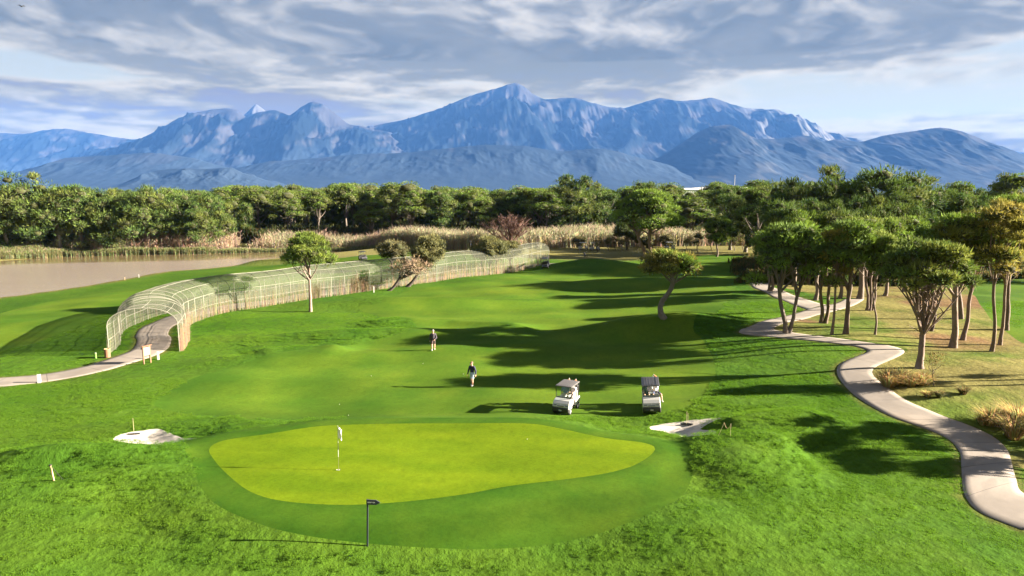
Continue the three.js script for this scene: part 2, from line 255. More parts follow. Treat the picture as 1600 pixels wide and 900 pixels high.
function axis(stops) { const out = [stops[0][0]]; for (let i = 0; i + 1 < stops.length; i++) { const [a, s, k] = stops[i], b = stops[i + 1][0]; let x = a, st = s; while (x + st * 0.99 < b) { x += st; out.push(Math.min(x, b)); st *= k ?? 1; } if (out[out.length - 1] < b) out.push(b); } return out; }
function buildGround() {
  const xn = axis([[0, 0.45], [46, 0.5, 1.06], [19000, 1]]), xs = [...xn.slice(1).map((v) => -v).reverse(), ...xn];
  const zs = axis([[-60, 6], [0, 2], [16, 0.7], [22, 0.34], [62, 0.6], [112, 1.2], [175, 2.5, 1.12], [19000, 1]]).map((d) => -d);
  const nx = xs.length, nz = zs.length, V = [], R = 7;            // per vertex: x, y, z and seven distances
  for (let j = 0; j < nz; j++) for (let i = 0; i < nx; i++) {
    const x = xs[i], z = zs[j], far = Math.hypot(x, z) > 260;
    const y = far ? -0.5 - 3 * sstep(260, 700, Math.hypot(x, z)) : groundHeight(x, z);
    const v = [x, y, z];
    if (far) for (let k = 0; k < R; k++) v.push(30);
    else v.push(bunkerShapes[0](x, z), bunkerShapes[1](x, z), greenShape(x, z), fringeShape(x, z), Math.min(...fairwayShapes.map((f) => f(x, z))), dryShape(x, z), onPath(x, z));
    V.push(v);
  }
  // smooth normals from the height itself
  const normal = (v) => { const e = 0.22, x = v[0], z = v[2]; if (Math.hypot(x, z) > 250) return [0, 1, 0]; const n = new THREE.Vector3(groundHeight(x - e, z) - groundHeight(x + e, z), 2 * e, groundHeight(x, z - e) - groundHeight(x, z + e)).normalize(); return [n.x, n.y, n.z]; };
  let tris = [];
  for (let j = 0; j + 1 < nz; j++) for (let i = 0; i + 1 < nx; i++) { const a = j * nx + i, b = a + 1, c = a + nx, d = c + 1; if ((i + j) & 1) tris.push(a, b, c, b, d, c); else tris.push(a, b, d, a, d, c); }
  const cuts = new Map();
  const cut = (a, b, k) => {
    const key = Math.min(a, b) + '_' + Math.max(a, b) + '_' + k; let n = cuts.get(key);
    if (n === undefined) { const A = V[a], B = V[b], t = A[k] / (A[k] - B[k]); n = V.push(A.map((q, i) => q + (B[i] - q) * t)) - 1; V[n][k] = 0; cuts.set(key, n); }
    return n;
  };
  const split = (k) => {
    const inn = [], out = [];
    for (let i = 0; i < tris.length; i += 3) {
      const t = [tris[i], tris[i + 1], tris[i + 2]], s = t.map((v) => V[v][k] < 0), n = s[0] + s[1] + s[2];
      if (n === 3) { inn.push(...t); continue; } if (n === 0) { out.push(...t); continue; }
      const lone = n === 1 ? s.indexOf(true) : s.indexOf(false), a = t[lone], b = t[(lone + 1) % 3], c = t[(lone + 2) % 3], p = cut(a, b, k), q = cut(a, c, k);
      (n === 1 ? inn : out).push(a, p, q); (n === 1 ? out : inn).push(p, b, c, p, c, q);
    }
    tris = out; return inn;
  };
  const make = (list, paint, uvScale) => {
    const map = new Map(), pos = [], col = [], uv = [], nor = [], idx = [];
    for (const v of list) {
      let n = map.get(v);
      if (n === undefined) { n = map.size; map.set(v, n); const p = V[v]; pos.push(p[0], p[1], p[2]); col.push(...paint(p)); uv.push(p[0] / uvScale, p[2] / uvScale); nor.push(...normal(p)); }
      idx.push(n);
    }
    return geo(pos, idx, col, uv, nor);
  };
  const patch = (p, s, o = 0) => fbmFlat(p[0] * s + 50 + o, p[2] * s + 80 + o, 4) - 0.5;
  const sandL = split(3), sandR = split(4), green = split(5), fringe = split(6), fair = split(7), dry = split(8);
  const dryMix = (c, k) => [lerp(c[0], 0.15, k), lerp(c[1], 0.128, k), lerp(c[2], 0.045, k)];
  const roughPaint = (p) => {
    const a = patch(p, 0.12), b = patch(p, 0.5, 9), k = 1 + 0.4 * a + 0.2 * b;
    let c = [0.058 * k * (1 + 0.35 * a + 0.25 * b), 0.126 * k, 0.012 * k];
    if (p[9] < 0.45) c = dryMix(c, 0.65 * (1 - sstep(0.1, 0.45, p[9])));
    const d = Math.hypot(p[0], p[2]), q = p[0] < 0 || d < 260 ? lakeShape(p[0], p[2]) : 30;
    if (p[2] < -60 && q < 2.2) c = dryMix(c, 0.85 * (1 - sstep(0.4, 2.2, q)));
    if (p[2] < -126) { const w = sstep(126, 134, -p[2] + 3 * b); c = [lerp(c[0], 0.19 + 0.06 * a, w), lerp(c[1], 0.175 + 0.05 * a, w), lerp(c[2], 0.065, w)]; }
    if (d > 175) { const w = sstep(175, 230, d); c = [lerp(c[0], 0.035, w), lerp(c[1], 0.05, w), lerp(c[2], 0.02, w)]; }
    return c;
  };
  struct('grass_ground', make(tris, roughPaint, 3.5), MAT.rough);
  struct('fairway', make(fair, (p) => { const a = patch(p, 0.1, 3), b = patch(p, 0.45, 5), soft = 1 - 0.55 * (p[0] > 9 && p[2] > -70 ? 0 : 1 - sstep(0, 3.5, -p[7])), s = 0.07 * Math.tanh(3 * Math.sin((p[0] * 0.16 + p[2] + 2 * a) * 0.95)), k = 1 + 0.55 * a + 0.35 * b + s; return [lerp(0.05, 0.073, soft) * k * (1 + 0.45 * a + 0.4 * b), lerp(0.112, 0.135, soft) * k, 0.012 * k]; }, 5), MAT.fairway);
  struct('fringe_grass', make(fringe, (p) => { const a = patch(p, 0.2, 3), b = patch(p, 0.7, 5), s = 0.1 * Math.tanh(4 * Math.sin(p[5] * 2.1)), k = 1.04 + 0.5 * a + 0.45 * b + s; return [0.037 * k * (1 + 0.6 * a + 0.5 * b), 0.088 * k, 0.007 * k]; }, 4), MAT.fairway);
  struct('putting_green', make(green, (p) => { const a = patch(p, 0.16, 7), b = patch([p[0] * 0.5, 0, p[2] * 1.6], 0.6, 2), k = 1.04 + 0.4 * a + 0.45 * b; return [0.102 * k * (1 + 0.3 * b), 0.161 * k, 0.006 * k]; }, 5), MAT.green);
  struct('sand_bunker', make(sandL, () => [1, 1, 1], 3), MAT.sand);
  struct('sand_bunker', make(sandR, () => [1, 1, 1], 3), MAT.sand);
  struct('dry_grass_ground', make(dry, (p) => {
    const a = patch(p, 0.16, 2), b = patch(p, 0.5, 4), w = sstep(-0.26, 0.14, a + 0.45 * b + (p[2] > -47 ? 0.02 : 0.06));
    let c = [lerp(0.1, 0.2, w), lerp(0.15, 0.182, w), lerp(0.024, 0.062, w)]; const k = 1 + 0.5 * b;
    const red = sstep(0.03, 0.22, patch(p, 0.11, 31)) * sstep(46, 56, -p[2]); c = [lerp(c[0], 0.19, red), lerp(c[1], 0.118, red), lerp(c[2], 0.062, red)];
    return c.map((q) => q * k);
  }, 4), MAT.rough);
}
buildGround();

function ribbon(p, lift) {
  const m = Math.min(p.l.length, p.r.length) / 2, pos = [], uv = [], col = [], idx = [], N = 6; let s = 0;
  for (let i = 0; i < m; i++) {
    const lx = p.l[2 * i], lz = p.l[2 * i + 1], rx = p.r[2 * i], rz = p.r[2 * i + 1], w = Math.hypot(rx - lx, rz - lz);
    if (i) s += Math.hypot((lx + rx - p.l[2 * i - 2] - p.r[2 * i - 2]) / 2, (lz + rz - p.l[2 * i - 1] - p.r[2 * i - 1]) / 2);
    for (let k = -1; k <= N + 1; k++) {
      const t = clamp(k / N), x = lerp(lx, rx, t), z = lerp(lz, rz, t), skirt = k < 0 || k > N;
      pos.push(x, groundHeight(x, z) + (skirt ? -0.15 : lift + 0.012 * (1 - (2 * t - 1) ** 2)), z); uv.push(s / 6, (t * w) / 6);
      const e = t < 0.01 || t > 0.99 ? 1.03 : 1, n = 1 + 0.22 * (fbmFlat(x * 0.35 + 9, z * 0.35, 4) - 0.5), warm = sstep(0.5, 0.75, fbmFlat(x * 0.2 + 30, z * 0.2, 3)) * 0.4 * (1 - t);
      col.push(0.25 * e * n * (1 + 0.12 * warm), 0.22 * e * n * (1 - 0.12 * warm), 0.193 * e * n * (1 - 0.35 * warm));
    }
  }
  const W = N + 3;
  for (let i = 0; i + 1 < m; i++) for (let k = 0; k + 1 < W; k++) { const a = i * W + k; idx.push(a, a + 1, a + W, a + 1, a + W + 1, a + W); }
  return geo(pos, idx, col, uv);
}
struct('cart_path', ribbon(rightPath, 0.035), MAT.path);
struct('cart_path', ribbon(midPath, 0.031), MAT.path);
struct('cart_path', ribbon(leftPath, 0.035), MAT.path);

// ---------------------------------------------------------------- the lake
{
  const q = lakeShape.box, w = new THREE.PlaneGeometry(q[1] - q[0] + 130, q[3] - q[2] + 40, 1, 1).rotateX(-Math.PI / 2);
  const uv = w.attributes.uv; for (let i = 0; i < uv.count; i++) uv.setXY(i, uv.getX(i) * 45, uv.getY(i) * 30);
  const ripple = noiseTexture(512, (u, v) => { let s = 0, a = 0.5; for (let p = 6; p < 100; p *= 2) { s += a * wrapNoise(u * p, v * p * 2, p * 2); a *= 0.55; } return s; });
  ripple.repeat.set(45, 30); for (let i = 0; i < uv.count; i++) uv.setXY(i, uv.getX(i) / 45, uv.getY(i) / 30);
  const X0 = (q[0] + q[1]) / 2 - 55 - (q[1] - q[0] + 130) / 2, Z0 = (q[2] + q[3]) / 2 - (q[3] - q[2] + 40) / 2, LX = q[1] - q[0] + 130, LZ = q[3] - q[2] + 40;
  const ruffled = (u, v) => { const x = X0 + u * LX, z = Z0 + (1 - v) * LZ, far = -z - (x > -100 ? 141 + (x + 100) * 0.26 : 141) + 7 * (fbmFlat(x * 0.035, z * 0.08, 4) - 0.5); return 1 - sstep(-11, -4, far); };   // wind-ruffled water near, calm water under the far bank
  const siltAndReflection = noiseTexture(512, (u, v) => { const w = ruffled(u, v), n = 0.94 + 0.12 * fbmFlat(u * 14, v * 60, 4); return [lerp(0.14, 0.235, w) * n, lerp(0.107, 0.198, w) * n, lerp(0.058, 0.17, w) * n]; });  // muddy water, with pale sky and brown bank reflections painted in
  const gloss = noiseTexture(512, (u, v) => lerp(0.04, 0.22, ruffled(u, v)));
  const m = struct('lake', w, new THREE.MeshStandardMaterial({ map: siltAndReflection, roughnessMap: gloss, roughness: 1, bumpMap: ripple, bumpScale: 0.012 }));
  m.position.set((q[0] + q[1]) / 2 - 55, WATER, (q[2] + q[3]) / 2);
}

// ---------------------------------------------------------------- mountains, 7 to 17 km off
function mountain(name, D, front, back, prof, seed, look, cuts = 1, rough = 1) {
  const x0 = prof[0], x1 = prof[prof.length - 2], nx = Math.round((x1 - x0) / (D * 0.0016)), nd = 74, pos = [], col = [], idx = [];
  const P = (x) => { let i = 0; while (i < prof.length - 4 && prof[i + 2] < x) i += 2; const t = clamp((x - prof[i]) / (prof[i + 2] - prof[i])), a = i > 1 ? prof[i - 1] : prof[i + 1], b = prof[i + 1], c = prof[i + 3], d = i + 5 < prof.length ? prof[i + 5] : c; return lerp(lerp(b, c, t), 0.5 * (2 * b + (c - a) * t + (2 * a - 5 * b + 4 * c - d) * t * t + (3 * b - a - 3 * c + d) * t * t * t), 0.5); };
  const ridged = (x, y, o) => { let s = 0, a = 0.5, n = 0; for (let i = 0; i < o; i++) { s += a * (1 - Math.abs(2 * vnoise(x, y) - 1)); n += a; a *= 0.55; const t = x * 1.7 + y * 1.1; y = y * 1.7 - x * 1.1 + 3.7; x = t + 9.2; } return s / n; };
  for (let i = 0; i <= nx; i++) {
    const x = lerp(x0, x1, i / nx), end = sstep(0, 0.03, i / nx) * sstep(0, 0.03, 1 - i / nx);
    const top = (P(x) + (ridged(x / 260 + seed, 4, 4) - 0.5) * 0.045 * D * 0.045 * cuts) * end;
    for (let j = 0; j <= nd; j++) {
      const t = -1 + 1.45 * (j / nd), z = t < 0 ? t * front : t * back, s = t < 0 ? Math.pow(1 + t, 1.25) : Math.pow(1 - t, 1.1);
      const wob = (fbmFlat(x / 900 + seed, t * 2 + 7, 3) - 0.5) * front * 0.25 * Math.min(1, -Math.min(t, 0) * 4);
      const amp = t < 0 ? Math.min(1, -t * 5) * (1 - 0.6 * -t) : Math.min(1, t * 5);
      const rd = ridged(x / (D * 0.055) + seed * 3.1 + wob / 3000, (z + wob) / (D * 0.09) + seed, 6);
      const h = Math.max(top * s * (1 + amp * (rd - 0.62) * 0.72 * rough) + amp * (fbmFlat(x / 150, z / 150, 3) - 0.5) * 0.005 * D * rough, -20 + 30 * s);
      pos.push(x, h - 4, -(D + (-z) * -1) );
      col.push(...look(x, h, top, s, rd, t));
    }
  }
  const W = nd + 1;
  for (let i = 0; i < nx; i++) for (let j = 0; j < nd; j++) { const a = i * W + j; idx.push(a, a + W, a + 1, a + 1, a + W, a + W + 1); }
  return struct(name, geo(pos, idx, col), dull({ vertexColors: true }));
}
const rocky = (rockFrom, snowFrom, pale = 0) => (x, h, top, s, rd, t) => {
  const n = fbmFlat(x / 200 + 3, h / 130 + 8, 6), rock = sstep(rockFrom, rockFrom + 0.22, s * 0.6 + (n - 0.5) * 1.3 + (0.62 - rd) * 0.8), snow = snowFrom ? sstep(snowFrom, snowFrom + 160, h + (n - 0.5) * 1100) : 0;
  const scrub = 1 - sstep(150, 900, h + (n - 0.5) * 300), c0 = [lerp(0.006, 0.036, rock), lerp(0.01, 0.036, rock), lerp(0.013, 0.04, rock)];
  let c = [lerp(c0[0], 0.025, scrub), lerp(c0[1], 0.038, scrub), lerp(c0[2], 0.056, scrub)];   // the scrub mix paints foot haze into the colour: low slopes paler, bluer
  if (pale) { const p = pale(x, s, n); c = c.map((v) => lerp(v, 0.13, p)); }
  return c.map((v) => lerp(v, 0.075, snow));
};
mountain('mountain_range', 16800, 3000, 2500, [-18859, 931, -15417, 1234, -13257, 1249, -12321, 1355, -11708, 1325, -11237, 1415, -10772, 1445, -10013, 1325, -9253, 1204, -8635, 1219, -7719, 1083, -5886, 703, -4360, 91], 3, rocky(0.5, 0));
mountain('snowy_peak', 15800, 2500, 2000, [-8001, 805, -7226, 1515, -6780, 1712, -6062, 1656, -5760, 1895, -5552, 1740, -5199, 1586, -4350, 1161, -3491, 805], 11, rocky(0.3, 1500));
mountain('mountain_range', 13000, 3400, 2600, [-9401, 49, -8523, 406, -7780, 665, -7107, 853, -6673, 1063, -6178, 1319, -5719, 1446, -5336, 1492, -5101, 1457, -4929, 1342, -4687, 1434, -4389, 1457, -4133, 1365, -3888, 1527, -3671, 1619, -3461, 1538, -3265, 1388, -3034, 1203, -2785, 1168, -2561, 1110, -1909, 958, -958, 665, 0, 73], 5, rocky(0.34, 0));
mountain('high_mountain', 14200, 4200, 2800, [-4340, 144, -3388, 1045, -2860, 1274, -2468, 1350, -2077, 1426, -1750, 1540, -1425, 1641, -905, 1855, -387, 2005, -129, 2080, 64, 2130, 232, 2068, 452, 1893, 646, 1805, 1034, 1830, 1293, 1830, 1617, 1742, 1942, 1666, 2266, 1641, 2588, 1729, 2973, 1830, 3362, 1780, 3685, 1792, 4032, 1842, 4399, 1729, 4727, 1641, 5052, 1616, 5377, 1603, 5710, 1452, 6112, 1249, 6511, 1109, 7066, 1007, 7850, 661, 8681, 144], 8,
  rocky(0.36, 2080, (x, s, n) => sstep(4500, 4900, x) * (1 - sstep(6000, 6800, x)) * sstep(0.5, 0.62, n + 0.1 * s) * 0.7));
mountain('mountain_range', 9800, 2400, 2600, [1272, 58, 1810, 309, 2166, 505, 2386, 646, 2605, 805, 2826, 884, 3068, 901, 3233, 822, 3436, 717, 3778, 717, 4153, 752, 4365, 681, 4588, 708, 4905, 673, 5214, 752, 5568, 813, 5995, 866, 6286, 822, 6565, 725, 6848, 593, 7131, 478, 7594, 371, 8687, 309, 10903, 40], 21, rocky(0.5, 0, (x, s, n) => sstep(0.63, 0.72, n) * 0.4 * (1 - s)), 1, 0.5);
mountain('foothill_range', 9000, 1800, 2200, [-6425, 38, -6150, 285, -5806, 407, -5305, 440, -4722, 481, -4147, 416, -3657, 285, -3154, 367, -2488, 416, -1989, 465, -1325, 481, -828, 538, -331, 578, 165, 562, 663, 497, 1159, 538, 1659, 416, 2161, 285, 2669, 55], 34, rocky(0.55, 0), 1, 0.4);
mountain('table_hill', 7200, 700, 1400, [-4138, 40, -3897, 139, -3725, 204, -3491, 227, -3192, 224, -2912, 234, -2795, 178, -2599, 112, -2336, 40], 40, rocky(0.35, 0), 0.4);
mountain('mountain_range', 17000, 2500, 2500, [10675, 526, 11583, 865, 12202, 927, 13148, 865, 14684, 1096, 17195, 1019, 20456, 247], 50, rocky(0.5, 0));


// ---------------------------------------------------------------- trees: tapered stems and limbs, crowns of thousands of needle sprays
class Tris {
  constructor() { this.p = []; this.c = []; this.u = []; this.i = []; }
  get n() { return this.p.length / 3; }
  tri(a, b, c, k) { const n = this.n; this.p.push(a[0], a[1], a[2], b[0], b[1], b[2], c[0], c[1], c[2]); for (let q = 0; q < 3; q++) this.c.push(k[0], k[1], k[2]); this.u.push(0, 0, 1, 0, 0.5, 1); this.i.push(n, n + 1, n + 2); }
  tube(pts, rad, sides, color, wob = 0, r) {                     // pts: [[x, y, z], ...]
    const n0 = this.n, m = pts.length; let len = 0;
    for (let k = 0; k < m; k++) {
      const a = pts[Math.max(0, k - 1)], b = pts[Math.min(m - 1, k + 1)], t = new THREE.Vector3(b[0] - a[0], b[1] - a[1], b[2] - a[2]).normalize();
      const u = new THREE.Vector3(0, 0, 1); if (Math.abs(t.z) > 0.9) u.set(1, 0, 0); u.cross(t).normalize(); const w = new THREE.Vector3().crossVectors(t, u);
      if (k) len += Math.hypot(pts[k][0] - pts[k - 1][0], pts[k][1] - pts[k - 1][1], pts[k][2] - pts[k - 1][2]);
      for (let s = 0; s <= sides; s++) { const q = s / sides * 2 * Math.PI, R = rad[k] * (1 + (wob ? wob * (((s % sides) * 7 + k * 3) % 5 / 2.5 - 0.8) : 0)), cx = Math.cos(q) * R, cy = Math.sin(q) * R; this.p.push(pts[k][0] + u.x * cx + w.x * cy, pts[k][1] + u.y * cx + w.y * cy, pts[k][2] + u.z * cx + w.z * cy); const v = 1 + (((s % sides) * 5 + k * 7) % 6 - 3) * 0.035; this.c.push(color[0] * v, color[1] * v, color[2] * v); this.u.push(s / sides * 0.8, len * 0.8); }
    }
    const W = sides + 1;
    for (let k = 0; k + 1 < m; k++) for (let s = 0; s < sides; s++) { const a = n0 + k * W + s; this.i.push(a, a + 1, a + W, a + 1, a + W + 1, a + W); }
    const top = this.n; const e = pts[m - 1]; this.p.push(e[0], e[1] + rad[m - 1] * 0.5, e[2]); this.c.push(...color); this.u.push(0, len);
    for (let s = 0; s < sides; s++) { const a = n0 + (m - 1) * W + s; this.i.push(a, a + 1, top); }
  }
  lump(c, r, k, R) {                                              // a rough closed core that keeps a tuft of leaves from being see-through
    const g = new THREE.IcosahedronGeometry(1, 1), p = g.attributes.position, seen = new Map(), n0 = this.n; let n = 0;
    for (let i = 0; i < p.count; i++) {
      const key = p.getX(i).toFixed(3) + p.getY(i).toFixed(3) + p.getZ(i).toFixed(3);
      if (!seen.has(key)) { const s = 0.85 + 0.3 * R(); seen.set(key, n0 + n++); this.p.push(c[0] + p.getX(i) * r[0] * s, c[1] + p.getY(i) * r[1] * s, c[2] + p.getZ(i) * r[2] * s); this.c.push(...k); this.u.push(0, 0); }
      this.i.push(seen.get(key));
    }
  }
  build() { return geo(this.p, this.i, this.c, this.u); }
}
const MT_LEAF = new THREE.MeshPhysicalMaterial({ vertexColors: true, roughness: 1, specularIntensity: 0.3, transmission: 0.28, thickness: 0, side: THREE.DoubleSide }), MT_BARK = std({ color: new THREE.Color().setRGB(0.72, 0.72, 0.72), vertexColors: true, map: barkMap, bumpMap: barkMap, bumpScale: 0.03 });
function spray(T, R, c, r, n, len, wid, tint, up, shell = 0.8) {   // leaves of one tuft, pointing out of an ellipsoid
  const k0 = 0.82 + 0.36 * R();
  for (let i = 0; i < n; i++) {
    let y = 2 * R() - 1; if (y < -0.25 && R() < 0.55) y = -y; const q = R() * 2 * Math.PI, s = Math.sqrt(1 - y * y), u = [Math.cos(q) * s, y, Math.sin(q) * s], f = shell + (1.08 - shell) * R();
    const b = [c[0] + u[0] * r[0] * f, c[1] + u[1] * r[1] * f, c[2] + u[2] * r[2] * f];
    let d = [u[0] * 0.62 + (R() - 0.5) * 1.3, u[1] * 0.62 + (R() - 0.5) * 1.1 + up, u[2] * 0.62 + (R() - 0.5) * 1.3]; const dl = len * (0.6 + 0.7 * R()) / Math.hypot(...d); d = d.map((v) => v * dl);
    let e = [d[1] * 0.3 + (R() - 0.5) * len - d[2] * 0.5, (R() - 0.5) * len * 0.8, d[0] * 0.5 + (R() - 0.5) * len]; const el = wid * (0.6 + 0.8 * R()) / (Math.hypot(...e) || 1); e = e.map((v) => v * el * 0.5);
    const k = k0 * (0.6 + 0.8 * R()), w = R() * 0.25;
    T.tri([b[0] - e[0], b[1] - e[1], b[2] - e[2]], [b[0] + e[0], b[1] + e[1], b[2] + e[2]], [b[0] + d[0], b[1] + d[1], b[2] + d[2]], [tint[0] * k * (1 + w), tint[1] * k * (1 + 0.4 * w), tint[2] * k]);
  }
}
const between = (a, b, t) => [lerp(a[0], b[0], t), lerp(a[1], b[1], t), lerp(a[2], b[2], t)];
function bend(a, b, R, sag, n = 5) { const o = []; const j = [(R() - 0.5) * sag, (R() - 0.3) * sag * 0.6, (R() - 0.5) * sag]; for (let i = 0; i <= n; i++) { const t = i / n, p = between(a, b, t), s = Math.sin(t * Math.PI); o.push([p[0] + j[0] * s, p[1] + j[1] * s, p[2] + j[2] * s]); } return o; }
const taper = (r0, r1, n) => Array.from({ length: n + 1 }, (_, i) => lerp(r0, r1, i / n));
const BARK = [0.2, 0.155, 0.125], PINE = [0.1, 0.172, 0.026], OLIVE = [0.125, 0.178, 0.042], GOLD = [0.185, 0.19, 0.042];
/* o: h height, w crown width, deep crown depth, from (height of the crown's underside), dome 0..1, stems [[dx, dz at base, dx, dz at fork, r]], puffs, leaves per puff, len, wid, tint, fork height, bare number of bare limbs */
function pineParts(seed, o) {
  const R = rng(seed), limbs = [], crown = new Tris(), puffs = [], bark = o.bark ?? BARK;
  const h = o.h, w = o.w / 2, dp = (o.deep ?? o.w) / 2, n = o.puffs, off = o.off ?? [0, 0];
  const trunk = new Tris();
  for (let i = 0; i < n; i++) {
    const f = Math.sqrt((i + 0.5) / n), q = i * 2.39996 + R() * 0.7, rr = Math.min(1, f * (0.9 + 0.2 * R())), edge = 1 - rr * rr;
    if (n > 18 && R() < 0.14) continue;
    const size = (o.size ?? 0.2) * o.w * (0.62 + 0.78 * R()) * (0.8 + 0.25 * edge);
    const under = o.from + size * 0.35, top = h - size * (o.flat ?? 0.55);
    let y;
    if (o.round) { const v = R() < 0.62 ? 1 : R(); y = lerp(under, top, 0.5 + (v - 0.5) * Math.sqrt(Math.max(0.02, 1 - rr * rr)) * (0.75 + 0.25 * R()) + (R() - 0.5) * 0.1); if (R() < 0.3) y = lerp(under, top, 0.5 - 0.5 * Math.sqrt(Math.max(0, 1 - rr * rr)) * R()); }
    else y = lerp(top, lerp(under, top, 0.1 + 0.12 * R()), Math.pow(rr, o.pow ?? 2.2)) - (R() < 0.3 ? R() * (top - under) * 0.5 * (1 - rr * .6) : 0);
    y = Math.min(top, y + (R() - 0.5) * (o.jit ?? 0.16) * (top - under));
    puffs.push([[off[0] + Math.cos(q) * rr * (w - size * 0.75), y, off[1] + Math.sin(q) * rr * (dp - size * 0.75)], [size, size * (o.flat ?? 0.62), size]]);
  }
  for (const [c, r] of puffs) {
    const t = o.tints ? o.tints[Math.floor(R() * o.tints.length)] : o.tint;
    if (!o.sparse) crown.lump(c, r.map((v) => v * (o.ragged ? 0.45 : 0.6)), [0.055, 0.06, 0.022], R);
    if (o.ragged) { r[0] *= 0.8 + 0.7 * R(); r[2] *= 0.8 + 0.7 * R(); r[1] *= 0.7 + 0.6 * R(); }
    spray(crown, R, c, r, o.leaves, o.len, o.wid, t, o.up ?? 0.35, o.shell ?? 0.72);
  }
  const stems = o.stems ?? [[0, 0, 0, 0, 0.028 * h]];
  stems.forEach(([bx, bz, fx, fz, r, kink], si) => {
    const fork = o.fork * (0.92 + 0.16 * R()), pts = [], m = 8;
    for (let k = 0; k <= m; k++) { const t = k / m, s = Math.sin(t * Math.PI * 2) * (kink ?? 0.12); pts.push([lerp(bx, fx, t) + s + (R() - 0.5) * r * 0.3, -0.15 + t * fork, lerp(bz, fz, t) + (R() - 0.5) * r * 0.4]); }
    trunk.tube(pts, pts.map((_, k) => r * (k === 0 ? 1.45 : k === 1 ? 1.08 : lerp(1, 0.72, k / m))), o.sides ?? 9, bark, 0.07);
    const tip = pts[m], mine = puffs.filter((_, i) => i % stems.length === si);
    const many = o.limbs ?? 7;
    for (let i = 0; i < Math.min(many, mine.length); i++) {
      const c = mine[Math.floor((i + 0.5) / many * mine.length)][0], start = pts[m - (i % 3)], L = new Tris(), rr = r * (0.34 + 0.25 * R());
      const path = bend(start, [c[0], c[1] - 0.1, c[2]], R, 0.5 + 0.05 * h);
      L.tube(path, taper(rr, rr * 0.25, 5), 6, bark);
      if (o.twigs) for (let k = 0; k < o.twigs; k++) { const s = path[2 + (k % 3)], e = puffs[Math.floor(R() * puffs.length)][0], g = between(s, e, 0.55 + 0.4 * R()); L.tube(bend(s, [g[0], Math.max(g[1], s[1] + 0.3), g[2]], R, 0.5, 4), taper(rr * 0.42, rr * 0.12, 4), 5, bark); }
      limbs.push(L);
    }
    void tip;
  });
  for (let i = 0; i < (o.bare ?? 0); i++) { const s = o.fork * (0.7 + 0.3 * R()), q = R() * 6.28, L = new Tris(), l = 0.6 + 1.5 * R(); L.tube(bend([stems[0][2] * s / o.fork, s, stems[0][3] * s / o.fork], [stems[0][2] + Math.cos(q) * l, s + 0.4 + R() * 1.2, stems[0][3] + Math.sin(q) * l], R, 0.3, 4), taper(0.045, 0.015, 4), 5, bark); limbs.push(L); }
  return { trunk, limbs, crown };
}
function pine(name, label, category, x, z, seed, o, turn = 0, group) {
  const P = pineParts(seed, o), t = thing(name, label, category, x, groundHeight(x, z), z, turn, group);
  mesh('trunk', P.trunk.build(), MT_BARK, t);
  if (o.whole) { const L = new Tris(); P.limbs.forEach((q) => { const n = L.n; L.p.push(...q.p); L.c.push(...q.c); L.u.push(...q.u); for (const i of q.i) L.i.push(i + n); }); if (L.n) mesh('limb', L.build(), MT_BARK, t); }
  else for (const L of P.limbs) mesh('limb', L.build(), MT_BARK, t);
  mesh('crown', P.crown.build(), MT_LEAF, t);
  return t;
}
const ORD = 'first second third fourth fifth sixth seventh eighth ninth tenth eleventh twelfth thirteenth fourteenth fifteenth sixteenth seventeenth eighteenth nineteenth twentieth twenty-first twenty-second twenty-third twenty-fourth twenty-fifth twenty-sixth twenty-seventh twenty-eighth twenty-ninth thirtieth thirty-first thirty-second thirty-third thirty-fourth thirty-fifth thirty-sixth thirty-seventh thirty-eighth'.split(' ');

// --- far treeline: kinds built once at a height of 15 m and repeated
const KIND = [];
function kind(seed, o) { KIND.push({ seed, o, root: null }); }
const farStone = (i) => ({ h: 15, w: [11, 12, 10, 12.5][i], from: [7.0, 6.2, 8.0, 5.6][i], fork: [6.6, 5.6, 7.4, 5][i], puffs: [26, 30, 22, 34][i], leaves: 230, flat: 0.52, jit: 0.22, shell: 0.78, size: [0.2, 0.185, 0.215, 0.18][i], len: 0.4, wid: 0.22, tints: [PINE.map((v) => v * 0.85), PINE, [0.105, 0.145, 0.028]], limbs: 7, pow: [2, 1.7, 2.4, 1.6][i], stems: i === 1 ? [[-0.2, 0, -0.9, 0, 0.26], [0.2, 0, 0.9, 0.2, 0.24]] : [[0, 0, [0.3, 0, -0.4, 0.2][i], 0, 0.3]], sides: 7, whole: true, bark: [0.22, 0.18, 0.15] });
const farBushy = (i) => ({ h: 15, w: [10.5, 12, 9.5, 13][i], from: [0.2, 0.1, 0.6, 0.2][i], fork: 9, round: true, puffs: [44, 50, 40, 56][i], leaves: 210, ragged: 0.5, size: [0.165, 0.16, 0.18, 0.15][i], len: 0.66, wid: 0.19, jit: 0.3, tints: [[0.082, 0.13, 0.027], [0.068, 0.118, 0.023], [0.105, 0.14, 0.03], [0.05, 0.095, 0.02]], limbs: 10, flat: 0.7, sides: 7, whole: true, up: 0.3, shell: 0.45, bark: [0.24, 0.21, 0.18] });
for (let i = 0; i < 4; i++) kind(100 + i, farStone(i));
for (let i = 0; i < 4; i++) kind(200 + i, farBushy(i));
function farTree(k, x, z, h, wide, turn, label, group) {
  const K = KIND[k], nm = k < 4 ? 'umbrella_pine' : 'bushy_pine', cat = 'pine tree', y = groundHeight(x, z), s = h / 15;
  if (!K.root) { K.root = pine(nm, label, cat, x, z, K.seed, K.o, turn); K.root.scale.set(s * wide, s, s * wide); K.root.position.y = y; }
  else { const r = K.root.clone(); r.name = numbered(nm); r.position.set(x, y, z); r.rotation.y = turn; r.scale.set(s * wide, s, s * wide); scene.add(r); r.userData = { label, category: cat }; if (group) r.userData.group = group; return r; }
  K.root.userData.label = label; if (group) K.root.userData.group = group;
  return K.root;
}
const TR = rng(77);
